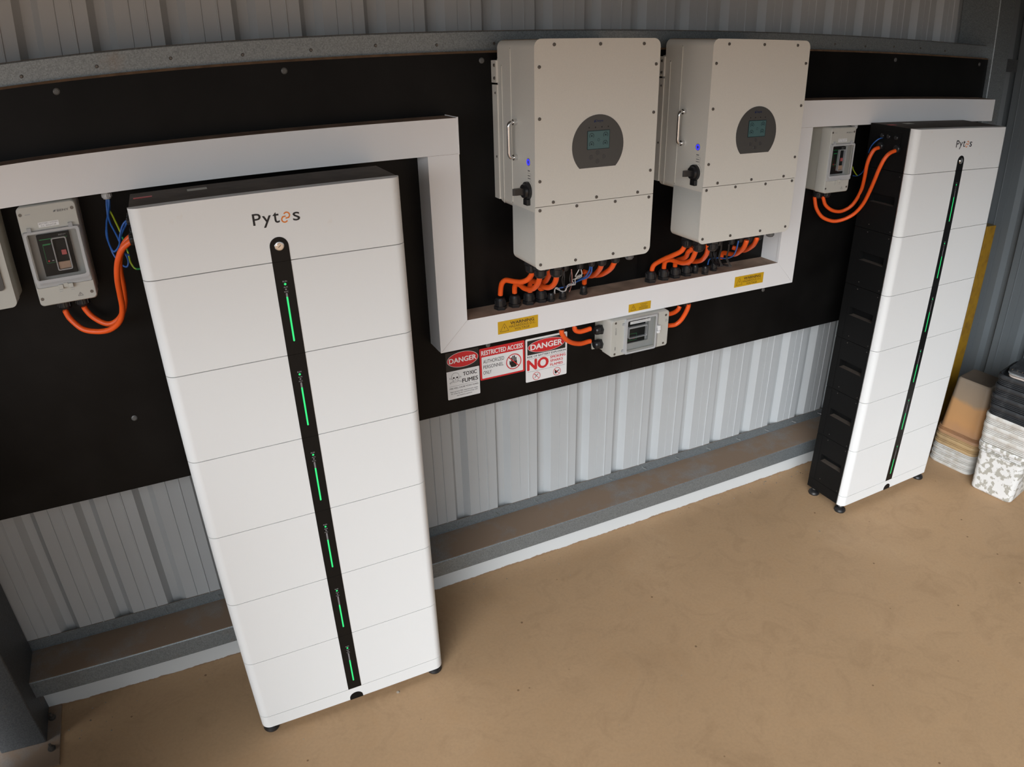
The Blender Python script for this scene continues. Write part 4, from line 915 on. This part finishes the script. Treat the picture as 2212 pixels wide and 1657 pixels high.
no_sym(b, .0430, .0190, .0160, y - .0002, 0, .0019); no_sym(b, .1275, .0190, .0160, y - .0002, 0, .0019)
b.build('red_lettering', 'red_ink', T)

# ================================================================== cables
def cable(key, name, label, cat, r, mt, group=None, n=12):
    pts = [Vector(p) for p in CABLES[key]]; c = pts[0].copy(); b = MB(); b.tube([p - c for p in pts], r, n)
    o = b.build(name, mt); o.location = c
    return tag(o, label, cat, group)
RO = .0074
G1, G2, G3 = 'orange cables between isolators and battery towers', 'orange cables under the left inverter', 'orange cables under the right inverter'
for k, l, g in (
    ('L1', 'orange cable hanging lowest from the left isolator box to nearer tower', G1), ('L2', 'orange cable in the inner loop from left isolator box to nearer tower', G1),
    ('R1', 'orange cable in the outer loop from right isolator box to far tower', G1), ('R2', 'orange cable in the inner loop from right isolator box to far tower', G1),
    ('C1', 'short orange cable from bottom duct to upper left gland of sideways box', None), ('C2', 'orange cable curving past the danger sign into the sideways box', None),
    ('C3', 'short orange cable behind the upper right corner of the sideways box', None), ('C4', 'orange cable curving down from bottom duct to right side of sideways box', None),
    ('A1', 'orange cable arching to the leftmost duct gland under the left inverter', G2), ('A2', 'orange cable with the lowest sag into second duct gland under left inverter', G2),
    ('A3', 'orange cable furthest behind the left cluster under the left inverter', G2), ('A4', 'orange cable looping from fourth gland leftward under the left inverter', G2),
    ('A5', 'left one of the two orange cables at right under left inverter', G2), ('A6', 'right one of the two orange cables at right under left inverter', G2),
    ('B1', 'orange cable sloping to the leftmost duct gland under the right inverter', G3), ('B2', 'orange cable with an s-bend into second duct gland under right inverter', G3),
    ('B3', 'orange cable furthest behind the left cluster under the right inverter', G3), ('B4', 'orange cable looping leftward from third front gland under right inverter', G3),
    ('B5', 'left one of the two orange cables at right under right inverter', G3), ('B6', 'right one of the two orange cables at right under right inverter', G3)):
    cable(k, 'orange_cable', l, 'cable', RO if k[0] in 'LR' else .0086, 'orange', g)
for k, nm, l, r, mt, g in (
    ('w_blueA1', 'blue_wire', 'blue wire beside another under the left inverter, upper one', .0026, 'blue', 'blue wires under the left inverter'),
    ('w_blueA2', 'blue_wire', 'blue wire beside another under the left inverter, lower one', .0026, 'blue', 'blue wires under the left inverter'),
    ('w_whiteA1', 'white_wire', 'white signal wire twisted with a second under left inverter', .0016, 'whitewire', 'white wires under the left inverter'),
    ('w_whiteA2', 'white_wire', 'second white signal wire with wider loop under left inverter', .0016, 'whitewire', 'white wires under the left inverter'),
    ('w_pinkA', 'pink_wire', 'short pinkish wire dropping beneath the left inverter', .0018, 'pinkwire', None),
    ('w_blkA1', 'black_wire', 'leftmost thin black wire under the left inverter', .0016, 'blackwire', 'black wires under the left inverter'),
    ('w_blkA2', 'black_wire', 'middle thin black wire under the left inverter', .0016, 'blackwire', 'black wires under the left inverter'),
    ('w_blkA3', 'black_wire', 'thin black wire beside the pink wire under the left inverter', .0016, 'blackwire', 'black wires under the left inverter'),
    ('w_blueB', 'blue_wire', 'single blue wire curving left under the right inverter', .0026, 'blue', None),
    ('w_blkB6', 'black_wire', 'black wire arching over a duct gland under the right inverter', .0018, 'blackwire', None),
    ('w_blueL1', 'blue_wire', 'blue wire with the deepest loop left of the nearer tower', .0026, 'blue', 'blue wires left of the nearer tower'),
    ('w_blueL2', 'blue_wire', 'straightest blue wire from grey gland left of nearer tower', .0026, 'blue', 'blue wires left of the nearer tower'),
    ('w_blueL3', 'blue_wire', 'blue wire looping back up to the nearer tower side', .0026, 'blue', 'blue wires left of the nearer tower'),
    ('w_blueL4', 'blue_wire', 'short blue wire arching into the nearer tower side', .0026, 'blue', 'blue wires left of the nearer tower'),
    ('w_yelL', 'earth_wire', 'green and yellow earth wire left of the nearer tower', .0026, 'yelwire', None),
    ('w_blueR', 'blue_wire', 'thin blue wire curving into the far tower side', .0024, 'blue', None),
    ('w_yelR', 'earth_wire', 'short green and yellow wire end beside the right isolator box', .0024, 'yelwire', None)):
    cable(k, nm, l, 'wire', r, mt, g, 7)
for i in range(6):
    cable('w_blkB%d' % i, 'black_wire', 'thin black wire in the coiled bundle under the right inverter', 'wire', .0017, 'blackwire', 'coiled black wires under the right inverter', 6)

# ================================================================== pails in the corner
def pail_mesh(hw, hd, H, tap, mt, inverted=False, band=.045, ribs=3):
    """square pail: open rim with ribs; local z=0 at its floor side, or rim down when inverted"""
    b = MB(); r = .035; L = []
    def rg(z, g): return [(x, y, z) for x, y in rrect(-hw - g, hw + g, -hd - g, hd + g, r + g * .6, 5)]
    Z = lambda t: t if not inverted else H - t
    g0 = -tap
    L = [(0, g0 - .010), (.006, g0 - .002), (.014, g0)]
    zr = H - band - .004
    L += [(zr, g0 + tap * (zr / H))]
    z = zr; sp = min(.0115, band * .6 / ribs)
    for k in range(ribs):
        gg = g0 + tap * (z / H)
        L += [(z + .0005, gg + .0085), (z + sp - .0035, gg + .0085), (z + sp - .003, gg - .001), (z + sp - .0005, gg - .001)]; z += sp
    L += [(z, .0095)]
    L += [(H - .0045, .0095), (H - .0035, .0060), (H, .0050)]
    n = len(rg(0, 0)); vs = []
    for (zz, g) in L: vs += rg(Z(zz), g)
    fs = [(j * n + k, j * n + (k + 1) % n, (j + 1) * n + (k + 1) % n, (j + 1) * n + k) for j in range(len(L) - 1) for k in range(n)]
    b.add(vs, fs, 0, True)
    b.add(rg(Z(0), g0 - .010), [tuple(range(n))], 1)
    # inner wall so the open rim has thickness
    inn = [(H, .003), (H, -.002), (H - .02, -.004)]
    vs = []
    for (zz, g) in inn: vs += rg(Z(zz), g)
    b.add(vs, [(j * n + k, j * n + (k + 1) % n, (j + 1) * n + (k + 1) % n, (j + 1) * n + k) for j in range(2) for k in range(n)], 0, True)
    if not inverted: b.add(rg(Z(H - .02), -.004), [tuple(range(n))], 0)
    return b
def pail(name, label, loc, rz, H, mt, mt2, inverted=False, hw=.112, group=None, tap=.016, band=.045, ribs=3):
    b = pail_mesh(hw, hw, H, tap, mt, inverted, band, ribs)
    o = b.build(name, [mt, mt2]); o.modifiers.new('normals', 'WEIGHTED_NORMAL')
    o.location = loc; o.rotation_euler = (0, 0, rz)
    return tag(o, label, 'pail', group)
GA, GB = 'upside-down pails nested in the far stack', 'upright pails nested in the near stack'
HA = .36; ra = math.radians(6.5)
specs = [(.0, 'pail_white', 'white upside-down pail at the very bottom of the far stack'), (.036, 'pail_white', 'white upside-down pail second from the bottom of the far stack'),
         (.072, 'pail_white', 'white upside-down pail just below the yellowed rims'), (.108, 'pail_tan', 'yellowed upside-down pail third from the top of the far stack'),
         (.140, 'pail_tan', 'yellowed upside-down pail directly under the amber one')]
for z, mt, l in specs:
    pail('nested_pail', l, (3.066, -.300, z), ra, .062 + .02, mt, 'pail_dirt', True, group=GA, tap=.004, band=.030, ribs=2)
pail('nested_pail', 'amber-stained upside-down pail topping the far stack, dirty base up', (3.066, -.300, .170), ra, .315, 'pail_amber', 'pail_dirt', True, group=GA, tap=.022, band=.034, ribs=3)
rb = math.radians(8.6)
pail('nested_pail', 'flaking white pail standing on the floor under the near stack', (3.004, -.575, 0), rb, .27, 'pail_flaky', 'pail_dirt', group=GB, hw=.118, tap=.012)
for z, mt, l in ((.246, 'pail_white', 'lowest white pail rim above the flaking pail'), (.296, 'pail_white', 'middle white pail rim of the near stack'), (.346, 'pail_white', 'white pail rim right below the black pails'),
                 (.398, 'pail_black', 'lowest black pail of the near stack'), (.450, 'pail_black', 'middle black pail of the near stack'), (.502, 'pail_black', 'third black pail, second from the top of near stack'), (.553, 'pail_black', 'topmost black pail, holding the loose lids')):
    pail('nested_pail', l, (3.004 + random.uniform(-.004, .004), -.575 + random.uniform(-.004, .004), z), rb + random.uniform(-.02, .02), .078, mt, 'pail_dirt', group=GB, hw=.120, tap=.004)
def lid(label, z, rot, mt, hw, th, ribs=False, dx=0, dy=0, tilt=0):
    b = MB(); b.prism(rrect(-hw, hw, -hw, hw, .03, 5), 'z', 0, th, sm=True)
    if ribs:
        for k in range(9):
            a = -hw + .02 + k * (2 * hw - .04) / 8
            b.box(-hw + .004, -hw + .016, a - .002, a + .002, th, th + .003, 1); b.box(a - .002, a + .002, -hw + .004, -hw + .016, th, th + .003, 1)
        b.ring(rrect(-hw + .022, hw - .022, -hw + .022, hw - .022, .02, 5), rrect(-hw + .028, hw - .028, -hw + .028, hw - .028, .016, 5), 'z', th, th + .003, 0)
    o = b.build('pail_lid', [mt, 'pail_dirt'], bevel=.001); o.location = (3.015 + dx, -.59 + dy, z); o.rotation_euler = (0, tilt, rot)
    return tag(o, label, 'lid', 'loose lids on the near pail stack')
lid('grey lid lowest of the loose lids on the near stack', .6225, rb + .25, 'lid_grey', .113, .003, dx=.0)
lid('pale pinkish lid in the middle of the loose lids', .6310, rb + .12, 'lid_pink', .115, .004, dx=.0, dy=-.004)
lid('light grey lid under the ribbed dark lid', .6400, rb + .05, 'lid_grey', .114, .003, dx=.002)
lid('ribbed dark lid on top of the loose lids', .6480, rb + .02, 'pail_black', .113, .010, True, dx=.006)
o = pail('grey_pail', 'dirty grey pail behind the near stack at the right edge', (3.245, -.70, 0), .15, .30, 'pail_white', 'pail_dirt', hw=.105)

# yellow plank standing behind the far tower
T = thing('yellow_plank', 'worn yellow painted timber standing upright in the corner behind far tower', 'timber', (3.285, -.005, 0)); T.rotation_euler = (0, math.radians(0.8), 0)
b = MB(); b.box(-.045, .036, -.025, .03, 0.001, 1.185); b.build('timber_body', ['yellow_paint', 'tin'], T, bevel=.002, top=1)

# ================================================================== litter on the floor
b = MB()
def bit(x, y, z, s):
    a = random.uniform(0, 6.28); vs = []
    for k in range(5):
        t = a + k * 1.256; vs.append((x + s * math.cos(t) * random.uniform(.6, 1), y + s * math.sin(t) * random.uniform(.5, 1), z))
    vs.append((x, y, z + s * .7)); b.add(vs, [(k, (k + 1) % 5, 5) for k in range(5)] + [(0, 1, 2, 3, 4)])
for x, y, s in ((-.054, -.34, .009), (1.924, -.364, .006), (.772, .0, .004), (.40, .05, .004)): bit(x, y, 0, s)
for k in range(60): bit(random.uniform(-1.0, 2.9), random.uniform(.0, .075) if k % 2 else random.uniform(-.9, .07), 0, random.uniform(.0012, .0035))
for k in range(26): bit(random.gauss(2.0, .22), random.uniform(.02, .08), 0, random.uniform(.002, .006))
for k in range(14): bit(random.uniform(-1.16, -.95), random.uniform(-.12, .07), 0, random.uniform(.002, .005))
tag(b.build('floor_litter', 'debris'), 'small dry leaf bits and grit scattered on the floor', 'litter', kind='stuff')
b = MB()
for k in range(40): bit(random.uniform(-1.1, 2.9), random.uniform(.03, .175), .1942, random.uniform(.001, .003))
tag(b.build('girt_litter', 'debris'), 'fine grit lying on the dusty lower girt', 'litter', kind='stuff')
